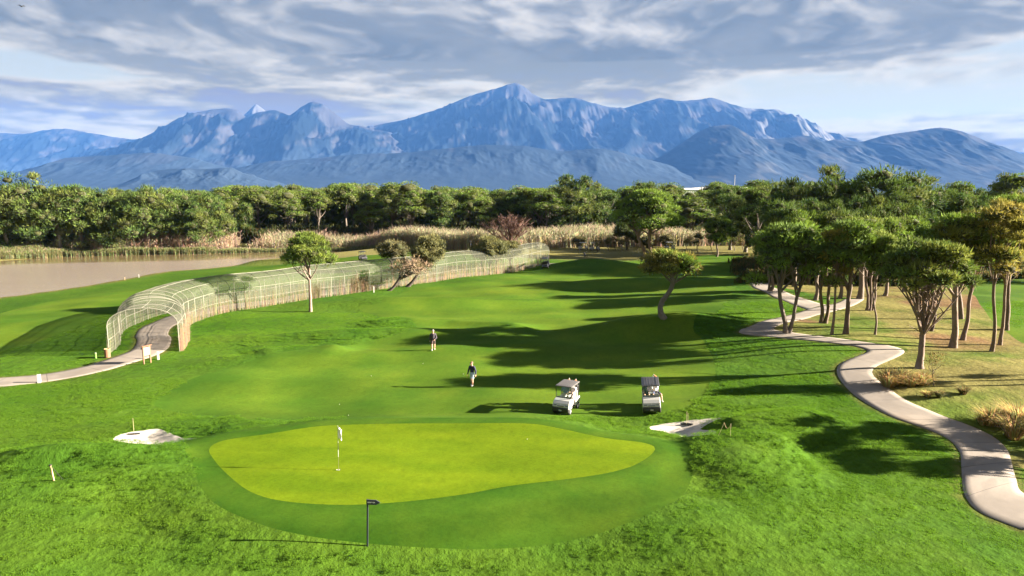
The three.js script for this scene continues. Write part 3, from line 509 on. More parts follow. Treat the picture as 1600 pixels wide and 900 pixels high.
// front rows: x, z, height, kind, width
const lakeside = [[-117.41, -150, 15.01, 5, 1.1], [-109.78, -148, 14.18, 4, 1.15], [-106.23, -150, 15.97, 5, 1.1], [-107.38, -157, 15.08, 6, 1.2], [-100.18, -151, 15.16, 7, 1], [-96.66, -153, 15.74, 4, 1.2], [-95.99, -158, 14.8, 6, 1.15], [-90.41, -154, 14.49, 5, 0.9], [-88.36, -157, 15.08, 5, 1.05], [-83.15, -156, 15.22, 7, 1.05], [-79.8, -158, 14.66, 4, 1.05], [-77.41, -161, 14.24, 6, 1.2], [-72.89, -159, 13.79, 5, 0.95], [-70.6, -164, 13.95, 4, 1]];
lakeside.forEach(([x, z, h, k, w], i) => farTree(k, x, z, h * [1, 0.9, 1.06, 0.86, 0.98, 1.04, 0.88, 1.02, 0.9, 1.03, 0.9, 0.97, 0.88, 1][i], w * 0.95, TR() * 6, i ? 'bushy green pine on the far lake shore, ' + ORD[i - 1] + ' from the left edge' : 'bushy green pine on the far lake shore, cut by the left edge', 'bushy pines along the far lake shore'));
const centreRow = [[-71.02, -174, 13.66, 0, 0.9], [-65.12, -168, 9.94, 6, 0.7], [-65.68, -178, 14.81, 0, 1], [-63.43, -182, 13.83, 4, 0.8], [-56.1, -172, 13.18, 1, 0.95], [-55.89, -184, 14.18, 2, 0.9], [-49.69, -176, 12.69, 0, 0.85], [-48.53, -186, 14.01, 5, 0.75], [-43.44, -180, 13.17, 2, 0.95], [-41.25, -186, 12.65, 4, 0.8], [-35.26, -172, 12.87, 3, 0.92], [-31.88, -182, 14, 2, 0.9], [-25.19, -170, 15.68, 1, 0.95], [-23.32, -184, 13.84, 5, 0.8], [-17.53, -171, 13.03, 6, 1.05], [-14.25, -182, 14.33, 0, 0.95], [-10.62, -178, 12.68, 3, 0.8], [-7.05, -172, 12.08, 3, 0.78], [-1.7, -182, 14.67, 5, 0.9], [3.77, -184, 13.67, 3, 0.9], [8.45, -171, 14.13, 0, 1.05], [15.08, -174, 16.05, 4, 1.05], [20.24, -178, 14.32, 5, 0.9], [24.49, -180, 13.83, 6, 1.1], [31.89, -186, 14.01, 3, 0.9], [41.72, -182, 13.17, 0, 0.9], [45.2, -172, 13.5, 3, 1.15], [53.79, -176, 14.31, 6, 1]];
centreRow.forEach(([x, z, h, k, w], i) => farTree(k, x * (1 - 6 / z), z - 6, h * (0.88 + 0.26 * ((i * 0.618) % 1)), w * (0.95 + 0.2 * ((i * 0.382) % 1)), TR() * 6, (k < 4 ? 'umbrella pine' : 'dense pine') + ' behind the reed bed, ' + ORD[i] + ' in the front row from the left', 'front row of pines behind the reed bed'));
const zone = (k) => k < -0.62 ? 'the lakeside pines at the left end' : k < -0.4 ? 'the last lakeside pines before the reeds' : k < -0.2 ? 'the left half of the reed-bed row' : k < 0 ? 'the middle of the reed-bed row' : k < 0.2 ? 'the row between the bare tree and the largest pine' : 'the treeline right of the largest pine';
// rows behind, told apart only by where their tops rise
for (let i = 0; i < 72; i++) {
  const d = 188 + (i % 3) * 16 + TR() * 8, px = -0.83 + 1.3 * ((i + TR() * 0.7) / 72), x = px * d, top = 13.5 + ((px < -0.5 ? -3 : 2.5) + 12 * (TR() - 0.4)) / 1067 * d;
  const stone = px < -0.46 ? TR() < 0.4 : TR() < 0.82, k = stone ? Math.floor(TR() * 4) : 4 + Math.floor(TR() * 4);
  farTree(k, x, -d, top + (TR() < 0.14 ? 1.2 : 0), stone ? 0.95 + 0.3 * TR() : 0.75 + 0.3 * TR(), TR() * 6, (stone ? 'umbrella' : 'bushy') + ' pine top showing behind ' + zone(px), (stone ? 'umbrella' : 'bushy') + ' pines behind ' + zone(px));
}
// big pines of the right-hand wood
const wood = [[50.06, -146, 13.9, 5, 0.9], [52.7, -140, 14.27, 4, 0.9], [46.74, -114, 15.17, 7, 0.95], [51.46, -110, 16.92, 5, 0.9], [59.45, -116, 16.36, 4, 0.95], [59.78, -108, 17.25, 6, 1.15], [69.18, -116, 15.31, 5, 1], [48.72, -152, 12.94, 6, 0.9], [36.52, -92, 11.55, 6, 0.9], [41.86, -96, 12.53, 4, 0.85], [43.72, -92, 11.55, 7, 0.75], [48.7, -94, 12.03, 5, 0.8], [55.16, -98, 12.6, 7, 0.8], [56.93, -94, 11.16, 4, 0.8], [47.23, -132, 14.35, 0, 0.8], [59.41, -138, 14.89, 2, 0.9], [77.08, -122, 14.17, 6, 0.9], [75.56, -112, 13.29, 4, 0.9]];
wood.forEach(([x, z, h, k, w], i) => farTree(k, x, z, h, w, TR() * 6, (k < 4 ? 'umbrella pine' : 'shaggy olive-green pine') + ' in the right wood, ' + (i < 8 ? 'crown ' + ORD[i] + ' along its upper edge' : i < 14 ? 'standing low, ' + ORD[i - 8] + ' from the left' : ORD[i - 14] + ' at the back'), 'tall pines of the right wood'));
const woodEdge = [[108.32, -150, 17.34, 0, 0.85], [90.8, -140, 14.91, 2, 0.8], [95.42, -128, 12.21, 3, 0.8], [92.36, -118, 12.96, 5, 0.9], [123.57, -178, 14.32, 4, 0.9], [91.23, -110, 14, 4, 1], [84.09, -96, 14.38, 5, 1]];
woodEdge.forEach(([x, z, h, k, w], i) => farTree(k, x, z, h, w, TR() * 6, ['tall umbrella pine with bare stem rising at the right skyline', 'flat umbrella pine on the skyline left of the tallest right one', 'dark umbrella pine low at the right edge of the wood', 'bushy pine just beyond the right edge', 'distant bushy pine on the skyline at the right', 'large pine outside the frame at the right', 'largest pine outside the frame at the right'][i], 'pines at the right edge of the wood'));

// --- single trees, each built on its own
const NEEDLE = { leaves: 300, len: 0.36, wid: 0.12, size: 0.2, flat: 0.5, shell: 0.66, jit: 0.34 };
const NP = (label, x, z, seed, o, turn) => pine('umbrella_pine', label, 'pine tree', x, z, seed, { ...NEEDLE, deep: o.w * 0.66, tints: [PINE, PINE.map((v) => v * 1.15), [0.12, 0.148, 0.03]], ...o, ...(o.tints ? { tints: o.tints.map((t) => [t[0] * 1.22, t[1] * 1.18, t[2] * 1.1]) } : {}) }, turn);
NP('vase-branched pine with flat crown and many bare branches beside the path bend', 28.2, -46.02, 301, { h: 8.91, w: 6.6, deep: 5.4, from: 5.4, fork: 3.3, puffs: 35, leaves: 300, size: 0.15, limbs: 24, twigs: 3, bare: 10, stems: [[0, 0, 0.15, 0, 0.23, 0.05]], tints: [[0.085, 0.135, 0.028], [0.12, 0.155, 0.034], [0.08, 0.13, 0.028]], bark: [0.3, 0.22, 0.18], pow: 2.6 });
NP('pine with a V-shaped pair of stems at the sharp path bend', 23.79, -57.86, 302, { h: 9.49, w: 7.4, from: 4.6, fork: 4.3, puffs: 37, size: 0.16, limbs: 8, twigs: 1, stems: [[-0.12, 0, -1.0, 0.2, 0.2, 0.06], [0.12, 0, 1.0, -0.2, 0.17, 0.06]], tints: [PINE, [0.075, 0.13, 0.035]], off: [-0.1, 0], bark: [0.26, 0.21, 0.18] });
NP('slender yellow-green pine between the V-stemmed pine and the thick-stemmed one', 26.9, -56.25, 303, { h: 9.18, w: 2.7, from: 4.6, fork: 6.4, round: true, puffs: 16, leaves: 220, size: 0.27, limbs: 8, stems: [[0, 0, 0.1, 0, 0.11, 0.05]], tints: [[0.17, 0.165, 0.035], OLIVE], bark: [0.3, 0.22, 0.17] });
NP('pine with one thick straight reddish stem right of the slender yellow-green pine', 28.01, -56.22, 304, { h: 9.43, w: 5.4, from: 5.2, fork: 4.6, puffs: 29, size: 0.18, limbs: 8, stems: [[0, 0, 0.1, 0, 0.2, 0.04]], bark: [0.22, 0.15, 0.12], tints: [PINE, [0.08, 0.135, 0.035]] });
NP('two-stemmed pine on the far side of the path behind the slender pine', 28.54, -61.54, 305, { h: 8.73, w: 5, from: 5, fork: 4.2, puffs: 22, size: 0.19, limbs: 6, stems: [[-0.18, 0, -0.35, 0, 0.17], [0.18, 0, 0.4, 0.2, 0.17]], bark: [0.24, 0.17, 0.13] });
NP('thin pine with a kinked stem left of the vase-branched pine', 30.35, -55.96, 306, { h: 8.08, w: 2.8, from: 4.8, fork: 5.0, round: true, puffs: 13, leaves: 200, size: 0.26, limbs: 6, stems: [[0, 0, -0.35, 0, 0.085, 0.14]], tints: [OLIVE, PINE], bark: [0.27, 0.2, 0.16] });
NP('three-stemmed pine at the far side of the dry grass left of the vase-branched pine', 36.27, -68.31, 307, { h: 7.98, w: 5.5, from: 5, fork: 4.3, puffs: 24, size: 0.18, limbs: 6, bare: 5, stems: [[-0.2, 0, -0.5, 0, 0.15], [0.05, 0, 0.05, 0, 0.14], [0.3, 0, 0.7, 0, 0.12]], tints: [PINE, OLIVE], bark: [0.25, 0.18, 0.15] });
NP('pine with the thickest straight pale stem right of the vase-branched pine', 34.55, -52.43, 308, { h: 10.36, w: 6.2, from: 6.3, fork: 5.7, puffs: 32, size: 0.17, limbs: 9, bare: 4, stems: [[0.15, 0, -0.1, 0, 0.25, 0.07]], tints: [[0.12, 0.145, 0.03], PINE], bark: [0.34, 0.25, 0.2] });
NP('fork-topped pine just right of the thickest pale stem', 37.14, -55.09, 309, { h: 10.75, w: 5.6, from: 6.2, fork: 5.4, puffs: 30, size: 0.18, limbs: 8, stems: [[0, 0, 0.5, 0, 0.17, 0.1]], tints: [[0.14, 0.15, 0.033], [0.11, 0.14, 0.03]], bark: [0.28, 0.2, 0.16] });
NP('left-leaning pine behind the thickest pale stem', 42.18, -63.48, 310, { h: 10.11, w: 5.6, from: 6.4, fork: 5.6, puffs: 27, size: 0.18, limbs: 7, stems: [[0.3, 0, -0.7, 0, 0.2, 0.1]], tints: [PINE, [0.12, 0.145, 0.03]], bark: [0.27, 0.2, 0.17] });
NP('golden-leaved thin pine with a wavy bare stem on the right', 36.59, -50.88, 311, { h: 11.2, w: 4.6, from: 6.0, fork: 6.8, round: true, puffs: 27, leaves: 230, size: 0.18, limbs: 11, twigs: 1, stems: [[0, 0, -0.2, 0, 0.13, 0.16]], tints: [GOLD, OLIVE, [0.2, 0.19, 0.045]], bark: [0.25, 0.18, 0.13] });
NP('golden-topped slim pine touching a thicker dark stem on the right', 38.96, -53.33, 312, { h: 11.51, w: 4.2, from: 6.2, fork: 6.6, round: true, puffs: 24, leaves: 230, size: 0.19, limbs: 9, twigs: 1, stems: [[0, 0, 0.1, 0, 0.13, 0.08]], tints: [OLIVE, [0.18, 0.19, 0.045], GOLD], bark: [0.3, 0.22, 0.16] });
NP('pine with a thick flared dark stem and side branches right of the golden pines', 43.4, -59.07, 313, { h: 11.69, w: 7, from: 6.4, fork: 5.6, puffs: 35, size: 0.16, limbs: 9, bare: 5, stems: [[0.1, 0, 0, 0, 0.22, 0.08]], tints: [[0.15, 0.155, 0.035], OLIVE, PINE], bark: [0.22, 0.16, 0.13] });
NP('bent double-stemmed pine standing behind the vase-branched pine', 36.14, -58.08, 314, { h: 9.13, w: 5, from: 5.8, fork: 5, puffs: 24, size: 0.19, limbs: 6, stems: [[-0.25, 0, -0.2, 0, 0.13, 0.2], [0.15, 0.1, 0.2, 0, 0.12, 0.25]], bark: [0.15, 0.11, 0.09] });
NP('dark pine with round crown at the fairway end of the wood', 32.06, -83.94, 315, { h: 7.47, w: 5.6, from: 3.4, fork: 3.5, round: true, puffs: 29, size: 0.18, limbs: 7, stems: [[-0.2, 0, -0.2, 0, 0.17], [0.2, 0, 0.2, 0, 0.2]], tints: [PINE.map((v) => v * 0.85)], bark: [0.26, 0.2, 0.16] });
[[34.3, -76.22, 316, 7.45, 0.22, 'short grey-stemmed pine right of the V-stemmed one at the far path'], [37.55, -77.28, 317, 8.48, 0.2, 'pine at the far path bend, first stem of the dark stand'], [39.56, -79.28, 318, 9.13, 0.17, 'pine at the far path bend, second stem of the dark stand'], [39.64, -76.9, 319, 9.37, 0.32, 'pine with the stoutest pale stem where the path meets the wood'], [43.4, -78.48, 320, 8.9, 0.2, 'pine at the wood edge behind the bare-branched pines'], [47.94, -82.65, 321, 9.2, 0.22, 'pine half hidden behind the flat crown of the vase-branched pine'], [37.22, -89.34, 322, 9.92, 0.2, 'pine on the red earth beyond the path fork, left stem'], [40.29, -92.15, 323, 10.05, 0.2, 'pine on the red earth beyond the path fork, right stem']].forEach(([x, z, seed, h, r, label]) =>
  NP(label, x, z, seed, { h, w: h * 0.62, from: h * 0.52, fork: h * 0.5, puffs: 26, leaves: 210, len: 0.4, wid: 0.15, size: 0.19, limbs: 6, stems: [[0, 0, 0.2, 0, r]], tints: [PINE, OLIVE, PINE.map((v) => v * 0.85)], whole: true, bark: [0.26, 0.2, 0.16] }));
// outside the frame, their shadows lie across the path and the rough
[[33.5, -31.2, 331, 6.0, 0.3, 4.2], [36.5, -33.2, 332, 7.4, 0, 4.6], [34.5, -35.2, 333, 6.6, -0.3, 4.2], [38.5, -42.3, 334, 7.3, 0, 4.2]].forEach(([x, z, seed, h, b, w], i) => NP(['pine outside the frame, nearest of those shading the path', 'tallest pine outside the frame beside the path', 'low pine outside the frame beside the path', 'pine outside the frame shading the dry grass'][i], x, z, seed, { h, w, from: h * 0.46, fork: h * 0.5, puffs: 11, size: 0.13, flat: 0.6, jit: 1.1, limbs: 8, stems: [[-0.5, 0.6, b - 0.9, 1.1, 0.11], [0.2, 0, b, 0.1, 0.12], [0.6, -0.6, b + 0.9, -1.0, 0.11]], whole: true }));
NP('lone umbrella pine with straight bare stem in front of the netted tunnel', -22.42, -74.78, 340, { h: 8.67, w: 5.9, from: 4.9, fork: 5.0, puffs: 32, leaves: 330, size: 0.17, limbs: 12, twigs: 1, stems: [[0, 0, 0.1, 0, 0.17, 0.02]], deep: 5.4, tints: [[0.085, 0.14, 0.026], [0.105, 0.152, 0.028]], bark: [0.34, 0.25, 0.21], pow: 2.4 });
NP('small leaning pine with crooked stem on a mound in the fairway', 13.95, -61.77, 341, { h: 6.37, w: 5.7, deep: 4.6, from: 3.9, fork: 4.3, puffs: 30, leaves: 330, size: 0.17, limbs: 9, stems: [[0, 0, 0.4, 0, 0.26, -0.42]], tints: [[0.12, 0.15, 0.033], [0.15, 0.15, 0.04], PINE], off: [0.35, 0], bark: [0.28, 0.25, 0.22], pow: 2.2 });
NP('largest umbrella pine, two-stemmed, standing in front of the reed bed', 26.47, -134, 342, { h: 13.3, w: 14.2, deep: 11, from: 5.2, fork: 6, puffs: 64, leaves: 380, len: 0.5, wid: 0.2, size: 0.145, limbs: 12, stems: [[-0.3, 0, -1.8, 0, 0.36, 0.25], [0.5, 0.2, 0.6, 0.2, 0.38, 0.1]], tints: [PINE, PINE.map((v) => v * 1.1)], bark: [0.33, 0.22, 0.17], pow: 1.7 });
NP('small rounded umbrella pine right of the largest one', 41.23, -137, 343, { h: 8.0, w: 6.3, from: 3, fork: 3.2, puffs: 34, leaves: 260, len: 0.42, wid: 0.17, size: 0.18, limbs: 7, stems: [[0, 0, 0.1, 0, 0.2]], tints: [[0.1, 0.145, 0.03], PINE], round: true, whole: true });
const SHRUB = { leaves: 260, len: 0.34, wid: 0.12, round: true, up: 0.15, shell: 0.5, flat: 0.8, bark: [0.11, 0.09, 0.075] };
const ST = (label, x, z, seed, o) => pine('olive_tree', label, 'olive tree', x, z, seed, { ...SHRUB, ...o });
ST('olive tree with dark stem leaning right in front of the tunnel', -14.61, -94.12, 350, { h: 7.3, w: 5.4, from: 2.5, fork: 3.2, puffs: 34, size: 0.17, limbs: 10, off: [3.0, 0], stems: [[0, 0, 2.7, 0, 0.24, 0.1]], tints: [[0.15, 0.155, 0.062], [0.12, 0.13, 0.05]] });
ST('half bare pinkish tree leaning right, left of the dark leaning olive', -16.77, -91.22, 351, { h: 4.86, w: 6.2, from: 1.8, fork: 2.0, puffs: 29, leaves: 90, size: 0.16, sparse: true, limbs: 16, twigs: 3, off: [3.1, 0], stems: [[0, 0, 2.2, 0, 0.2, 0.15]], tints: [[0.26, 0.2, 0.15], [0.2, 0.17, 0.1]] });
ST('round grey-green tree behind the tunnel left of the leaning olive', -19.72, -112, 352, { h: 5.3, w: 5.8, from: 1.6, fork: 1.8, puffs: 29, size: 0.18, limbs: 8, tints: [[0.12, 0.12, 0.055], [0.1, 0.1, 0.045]], stems: [[0, 0, 0, 0, 0.2]] });
ST('dark dome-shaped olive over the far part of the tunnel', -3.78, -111.18, 353, { h: 6.08, w: 6.9, from: 1.6, fork: 1.8, puffs: 37, size: 0.17, limbs: 8, tints: [[0.13, 0.135, 0.05], [0.105, 0.12, 0.045]], stems: [[-0.9, 0, -1.2, 0, 0.14], [0.1, 0, 0.3, 0, 0.15], [0.8, 0, 1.3, 0, 0.13]] });
ST('smaller olive right of the dome-shaped one by the tunnel', -0.33, -115.1, 354, { h: 4.67, w: 4.6, from: 1.8, fork: 2, puffs: 24, size: 0.2, limbs: 6, tints: [[0.14, 0.145, 0.055], [0.12, 0.13, 0.05]], stems: [[0, 0, 0.2, 0, 0.18]] });
// the leafless tree by the reeds
{
  const R = rng(360), t = thing('bare_tree', 'leafless tree with fine pinkish twigs in front of the reed bed', 'bare tree', 0, 0, 0); t.position.set(...[-0.42, -149].flatMap((v, i) => i ? [0, v] : [v])); t.position.y = groundHeight(t.position.x, t.position.z);
  const T = new Tris(), W = new Tris(), br = [0.24, 0.14, 0.11];
  T.tube([[0, -0.2, 0], [0.1, 0.9, 0], [0, 1.6, 0]], [0.3, 0.25, 0.22], 7, br);
  for (let i = 0; i < 46; i++) {
    const q = R() * 6.28, f = Math.sqrt(R()), e = [Math.cos(q) * f * 5.2, 3.2 + 4.4 * (1 - f * f * 0.65) * (0.7 + 0.3 * R()), Math.sin(q) * f * 4];
    const path = bend([0, 1.2 + R() * 0.5, 0], e, R, 0.9, 5); T.tube(path, taper(0.1, 0.025, 5), 5, br);
    for (let k = 0; k < 26; k++) { const s = path[2 + Math.floor(R() * 4)], l = 0.7 + 1.1 * R(), d = [(e[0] * 0.12 + (R() - 0.5) * 1.3) * l, (0.35 + R() * 0.7) * l, (R() - 0.5) * 1.5 * l]; W.tube([s, [s[0] + d[0] * 0.5, s[1] + d[1] * 0.55, s[2] + d[2] * 0.5], [s[0] + d[0], s[1] + d[1], s[2] + d[2]]], [0.045, 0.034, 0.018], 3, [0.32, 0.19, 0.155]); }
  }
  mesh('trunk', T.build(), MT_BARK, t); mesh('twig_crown', W.build(), MT_BARK, t);
}
// young trees planted on the dry grass by the carts
{
  const spots = [18.23, -146, 21.11, -150, 22.79, -151, 24.02, -149, 25.44, -150, 27.9, -152, 38.44, -150, 39.18, -144, 44.33, -152, 48.92, -150, 51.41, -152];
  const names = ['left of the parked white carts', 'second', 'third', 'fourth', 'fifth', 'just left of the largest pine', 'first right of the largest pine', 'second right of the largest pine, with the fullest crown', 'under the small rounded pine', 'first by the wood', 'second by the wood'];
  for (let i = 0; i < spots.length / 2; i++) pine('young_tree', i > 0 && i < 5 ? names[i] + ' staked young tree from the left on the dry grass' : 'young tree on the dry grass, ' + names[i], 'young tree', spots[2 * i], spots[2 * i + 1], 370 + i, { h: 2.7 + (i % 3) * 0.4 + (i === 7 ? 1.2 : 0), w: 1.5 + (i % 2) * 0.4 + (i === 7 ? 1 : 0), from: 1.2, fork: 1.5, round: true, puffs: 7, leaves: 60, size: 0.27, len: 0.3, wid: 0.14, limbs: 4, sparse: i % 2 === 0, tints: [[0.14, 0.12, 0.05], [0.1, 0.11, 0.04]], stems: [[0, 0, 0.05, 0, 0.09]], whole: true, sides: 6 });
  pine('olive_tree', 'low dome-shaped dark tree behind the young trees, left of the largest pine', 'olive tree', 25.49, -152, 390, { ...SHRUB, h: 6.3, w: 6.2, from: 2.2, fork: 2.4, puffs: 27, size: 0.19, limbs: 7, len: .45, wid: .18, tints: [[0.07, 0.1, 0.03]], stems: [[0, 0, 0.1, 0, 0.16]], whole: true });
  [[905, 156, 3.0, 3.4, 'grey-green bush against the reeds behind the white carts'], [1043, 158, 3.4, 4.2, 'grey-green bush against the reeds right of the largest pine'], [845, 158, 2.6, 3, 'small dark bush against the reeds right of the bare tree'], [1012, 157, 3.2, 4, 'dark bush in the reeds behind the stems of the largest pine']].forEach(([px, d, h, w, label], i) => pine('bush', label, 'bush', (px - 800) / 1067 * d * 1.0, -d, 395 + i, { ...SHRUB, h, w, from: 0.1, fork: 1, puffs: 18, leaves: 120, size: 0.22, len: .4, wid: .16, limbs: 5, tints: [[0.13, 0.125, 0.055], [0.09, 0.1, 0.04]], stems: [[0, 0, 0, 0, 0.1]], whole: true }));
}


// ---------------------------------------------------------------- reed bed and shore plants
function reedClump(seed, n, h, spread, blade, tints, plume) {
  const T = new Tris(), R = rng(seed);
  for (let i = 0; i < n; i++) {
    const x = (R() - 0.5) * spread, z = (R() - 0.5) * spread, l = h * (0.55 + 0.5 * R()), lx = (R() - 0.5) * 0.3 * l, lz = (R() - 0.5) * 0.3 * l, a = R() * 3.14, w = blade * (0.6 + 0.7 * R()), k = tints[Math.floor(R() * tints.length)].map((v) => v * (0.75 + 0.5 * R())), e = [Math.cos(a) * w, 0, Math.sin(a) * w];
    T.tri([x - e[0], 0, z - e[2]], [x + e[0], 0, z + e[2]], [x + lx, l, z + lz], k);
    for (let q = 0; q < 3; q++) { const t = 0.35 + 0.5 * R(), s = 0.22 * h * (0.5 + R()), b = [x + lx * t, l * t, z + lz * t], d = [(R() - 0.5) * s * 1.4, s * (0.4 + 0.6 * R()), (R() - 0.5) * s * 1.4]; T.tri([b[0], b[1] - blade, b[2]], [b[0] + e[0] * 0.7, b[1] + blade, b[2] + e[2] * 0.7], [b[0] + d[0], b[1] + d[1], b[2] + d[2]], k); }
    if (plume && R() < 0.5) { const t = [x + lx, l, z + lz], k2 = k.map((v) => Math.min(0.6, v * 1.25)); T.tri([t[0] - blade * 2, t[1] - 0.35, t[2]], [t[0] + blade * 2, t[1] - 0.35, t[2] + blade], [t[0] + lx * 0.1, t[1] + 0.2, t[2]], k2); }
  }
  return T.build();
}
const MT_BLADE = dull({ vertexColors: true, side: THREE.DoubleSide, transmission: 0.5, thickness: 0 });
const MT_REED = dull({ vertexColors: true, side: THREE.DoubleSide, transmission: 0.5, thickness: 0 });
function scatter(name, label, category, geometry, n, seed, place) {
  const m = new THREE.InstancedMesh(geometry, name.startsWith('rough') ? MT_BLADE : MT_REED, n), R = rng(seed), M = new THREE.Matrix4(), Q = new THREE.Quaternion(), E = new THREE.Euler(), C = new THREE.Color();
  let k = 0;
  for (let i = 0; i < n; i++) { const p = place(R, i); if (!p) continue; Q.setFromEuler(E.set(p.tilt ?? 0, R() * 6.283, 0)); M.compose(new THREE.Vector3(p.x, p.y ?? groundHeight(p.x, p.z), p.z), Q, new THREE.Vector3(p.w ?? p.s, p.s, p.w ?? p.s)); m.setMatrixAt(k, M); const v = p.v ?? 1; m.setColorAt(k, C.setRGB(v * (p.r ?? 1), v * (p.g ?? 1), v)); k++; }
  m.count = k; m.castShadow = m.receiveShadow = true; m.name = numbered(name); m.userData.kind = 'stuff'; scene.add(m);
  return tag(m, label, category);
}
const shoreAt = (px) => { const s = [-200, 141, 0, 143, 100, 150, 200, 154, 300, 156.5, 400, 160.5, 500, 164, 585, 165, 640, 158, 700, 152, 800, 153, 900, 158, 1000, 160, 1150, 163, 1300, 165]; let i = 0; while (i < s.length - 4 && s[i + 2] < px) i += 2; return lerp(s[i + 1], s[i + 3], clamp((px - s[i]) / (s[i + 2] - s[i]))); };
const STRAW = [[0.32, 0.275, 0.19], [0.28, 0.25, 0.165], [0.36, 0.315, 0.225], [0.21, 0.215, 0.13]];
scatter('reed_bed', 'tall straw-coloured reeds in a band in front of the far treeline', 'reeds', reedClump(1, 22, 4.6, 2.0, 0.055, STRAW, true), 2100, 5, (R) => {
  const px = 90 + 1085 * R(), d = shoreAt(px) + 0.4 + 7.5 * Math.pow(R(), 0.8), x = (px - 800) / 1067 * d, z = -d;
  const n = fbmFlat(x * 0.09 + 3, z * 0.12, 3), thin = px < 330 ? 0.25 + (px - 90) / 330 : 1; if (R() > thin * (px > 1100 ? 0.5 : 1) || n < 0.3) return null;
  const red = sstep(0.5, 0.62, fbmFlat(x * 0.05 + 60, z * 0.05, 3));
  return { x, z, s: (0.72 + 0.36 * R()) * (0.75 + 0.55 * n), w: 0.9 + 0.3 * R(), v: 0.85 + 0.35 * R(), g: 1 - 0.12 * red, r: 1.02 + 0.08 * red };
});
scatter('marsh_grass', 'low green and tan marsh grass along the far lake shore', 'marsh grass', reedClump(2, 60, 1.0, 1.8, 0.045, [[0.2, 0.21, 0.1], [0.27, 0.25, 0.14], [0.32, 0.27, 0.15], [0.15, 0.18, 0.07]], false), 3200, 6, (R) => {
  const px = -60 + 700 * R(), q = R(), d = shoreAt(px) + (px < 330 ? 7.5 : 2.2) * q * q - 0.4, x = (px - 800) / 1067 * d, z = -d, n = fbmFlat(x * 0.2 + 3, z * 0.2, 3);
  return { x, z, y: Math.max(groundHeight(x, z), WATER) - 0.05, s: (0.5 + 0.8 * n + 0.5 * R()) * (px < 330 ? 1.25 : 0.8), w: 0.9 + 0.4 * R(), v: 0.8 + 0.4 * R() };
});
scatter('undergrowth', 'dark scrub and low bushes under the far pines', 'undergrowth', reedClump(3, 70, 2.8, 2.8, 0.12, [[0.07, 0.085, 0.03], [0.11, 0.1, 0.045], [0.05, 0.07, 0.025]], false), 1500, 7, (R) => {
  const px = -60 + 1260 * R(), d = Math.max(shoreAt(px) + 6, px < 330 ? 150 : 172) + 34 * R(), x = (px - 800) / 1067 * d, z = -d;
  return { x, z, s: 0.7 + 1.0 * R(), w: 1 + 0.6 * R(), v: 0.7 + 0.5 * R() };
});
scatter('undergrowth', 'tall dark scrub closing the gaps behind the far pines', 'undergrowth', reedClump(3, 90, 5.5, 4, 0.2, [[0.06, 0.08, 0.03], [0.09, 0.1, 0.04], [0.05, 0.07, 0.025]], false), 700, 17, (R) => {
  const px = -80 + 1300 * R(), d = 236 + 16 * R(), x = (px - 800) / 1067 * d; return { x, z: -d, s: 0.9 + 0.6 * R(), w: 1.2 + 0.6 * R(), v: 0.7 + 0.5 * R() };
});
scatter('undergrowth', 'dark scrub on the floor of the right wood', 'undergrowth', reedClump(4, 60, 1.6, 2.4, 0.1, [[0.09, 0.1, 0.035], [0.15, 0.12, 0.05], [0.06, 0.08, 0.025]], false), 420, 8, (R) => {
  const px = 1160 + 460 * R(), d = 92 + 45 * R(), x = (px - 800) / 1067 * d, z = -d;
  return px > 1450 && d < 100 ? null : { x, z, s: 0.5 + 0.7 * R(), w: 1 + 0.6 * R(), v: 0.7 + 0.5 * R() };
});

// long grass of the rough: patches of blades gathered in tufts, over the near ground
{
  const patch = (seed, n, h, wid) => { const T = new Tris(), R = rng(seed), tufts = Array.from({ length: 60 }, () => [R() - 0.5, R() - 0.5, 0.7 + 0.6 * R()]);
    for (let i = 0; i < n; i++) { const q = tufts[i % 60], loose = i % 2 === 0, x = loose ? R() - 0.5 : q[0] + (R() - 0.5) * 0.13, z = loose ? R() - 0.5 : q[1] + (R() - 0.5) * 0.13, l = h * (loose ? 0.55 : q[2]) * (0.6 + 0.6 * R()), a = R() * 6.283, w = wid * (0.6 + 0.7 * R()), k = 0.82 + 0.36 * R(), y = R(), lx = (R() - 0.6) * l * 1.5, lz = (R() - 0.5) * l * 1.4; T.tri([x - Math.cos(a) * w, -0.02, z - Math.sin(a) * w], [x + Math.cos(a) * w, -0.02, z + Math.sin(a) * w], [x + lx, l, z + lz], [(0.077 + 0.02 * y) * k, (0.176 + 0.016 * y) * k, 0.015 * k]); }
    return T.build(); };
  const place = (d0, d1, s) => (R) => { const d = lerp(d0, d1, Math.sqrt(R())), x = (R() * 2 - 1) * 0.82 * d, z = -d; if (fringeShape(x, z) < 0.25 || fairwayShapes[0](x, z) < 0.2 || fairwayShapes[1](x, z) < 0.2 || dryShape(x, z) < 0.2 || onPath(x, z) < 0.35 || bunkerShapes[0](x, z) < 0.35 || bunkerShapes[1](x, z) < 0.35) return null; const a = fbmFlat(x * 0.12 + 50, z * 0.12 + 80, 4) - 0.5, b = fbmFlat(x * 0.5 + 59, z * 0.5 + 89, 4) - 0.5; return { x, z, s: s * (0.8 + 0.4 * R() + 0.6 * b), w: 1.05, v: 1 + 0.32 * a + 0.2 * b, r: 1 + 0.28 * a + 0.2 * b }; };
  scatter('rough_grass', 'shaggy long green grass of the near rough round the putting green', 'grass', patch(61, 640, 0.034, 0.0075), 4600, 62, place(19, 46, 1));
  scatter('rough_grass', 'shaggy long green grass of the middle rough', 'grass', patch(63, 420, 0.035, 0.011), 4800, 64, place(46, 74, 1));
}

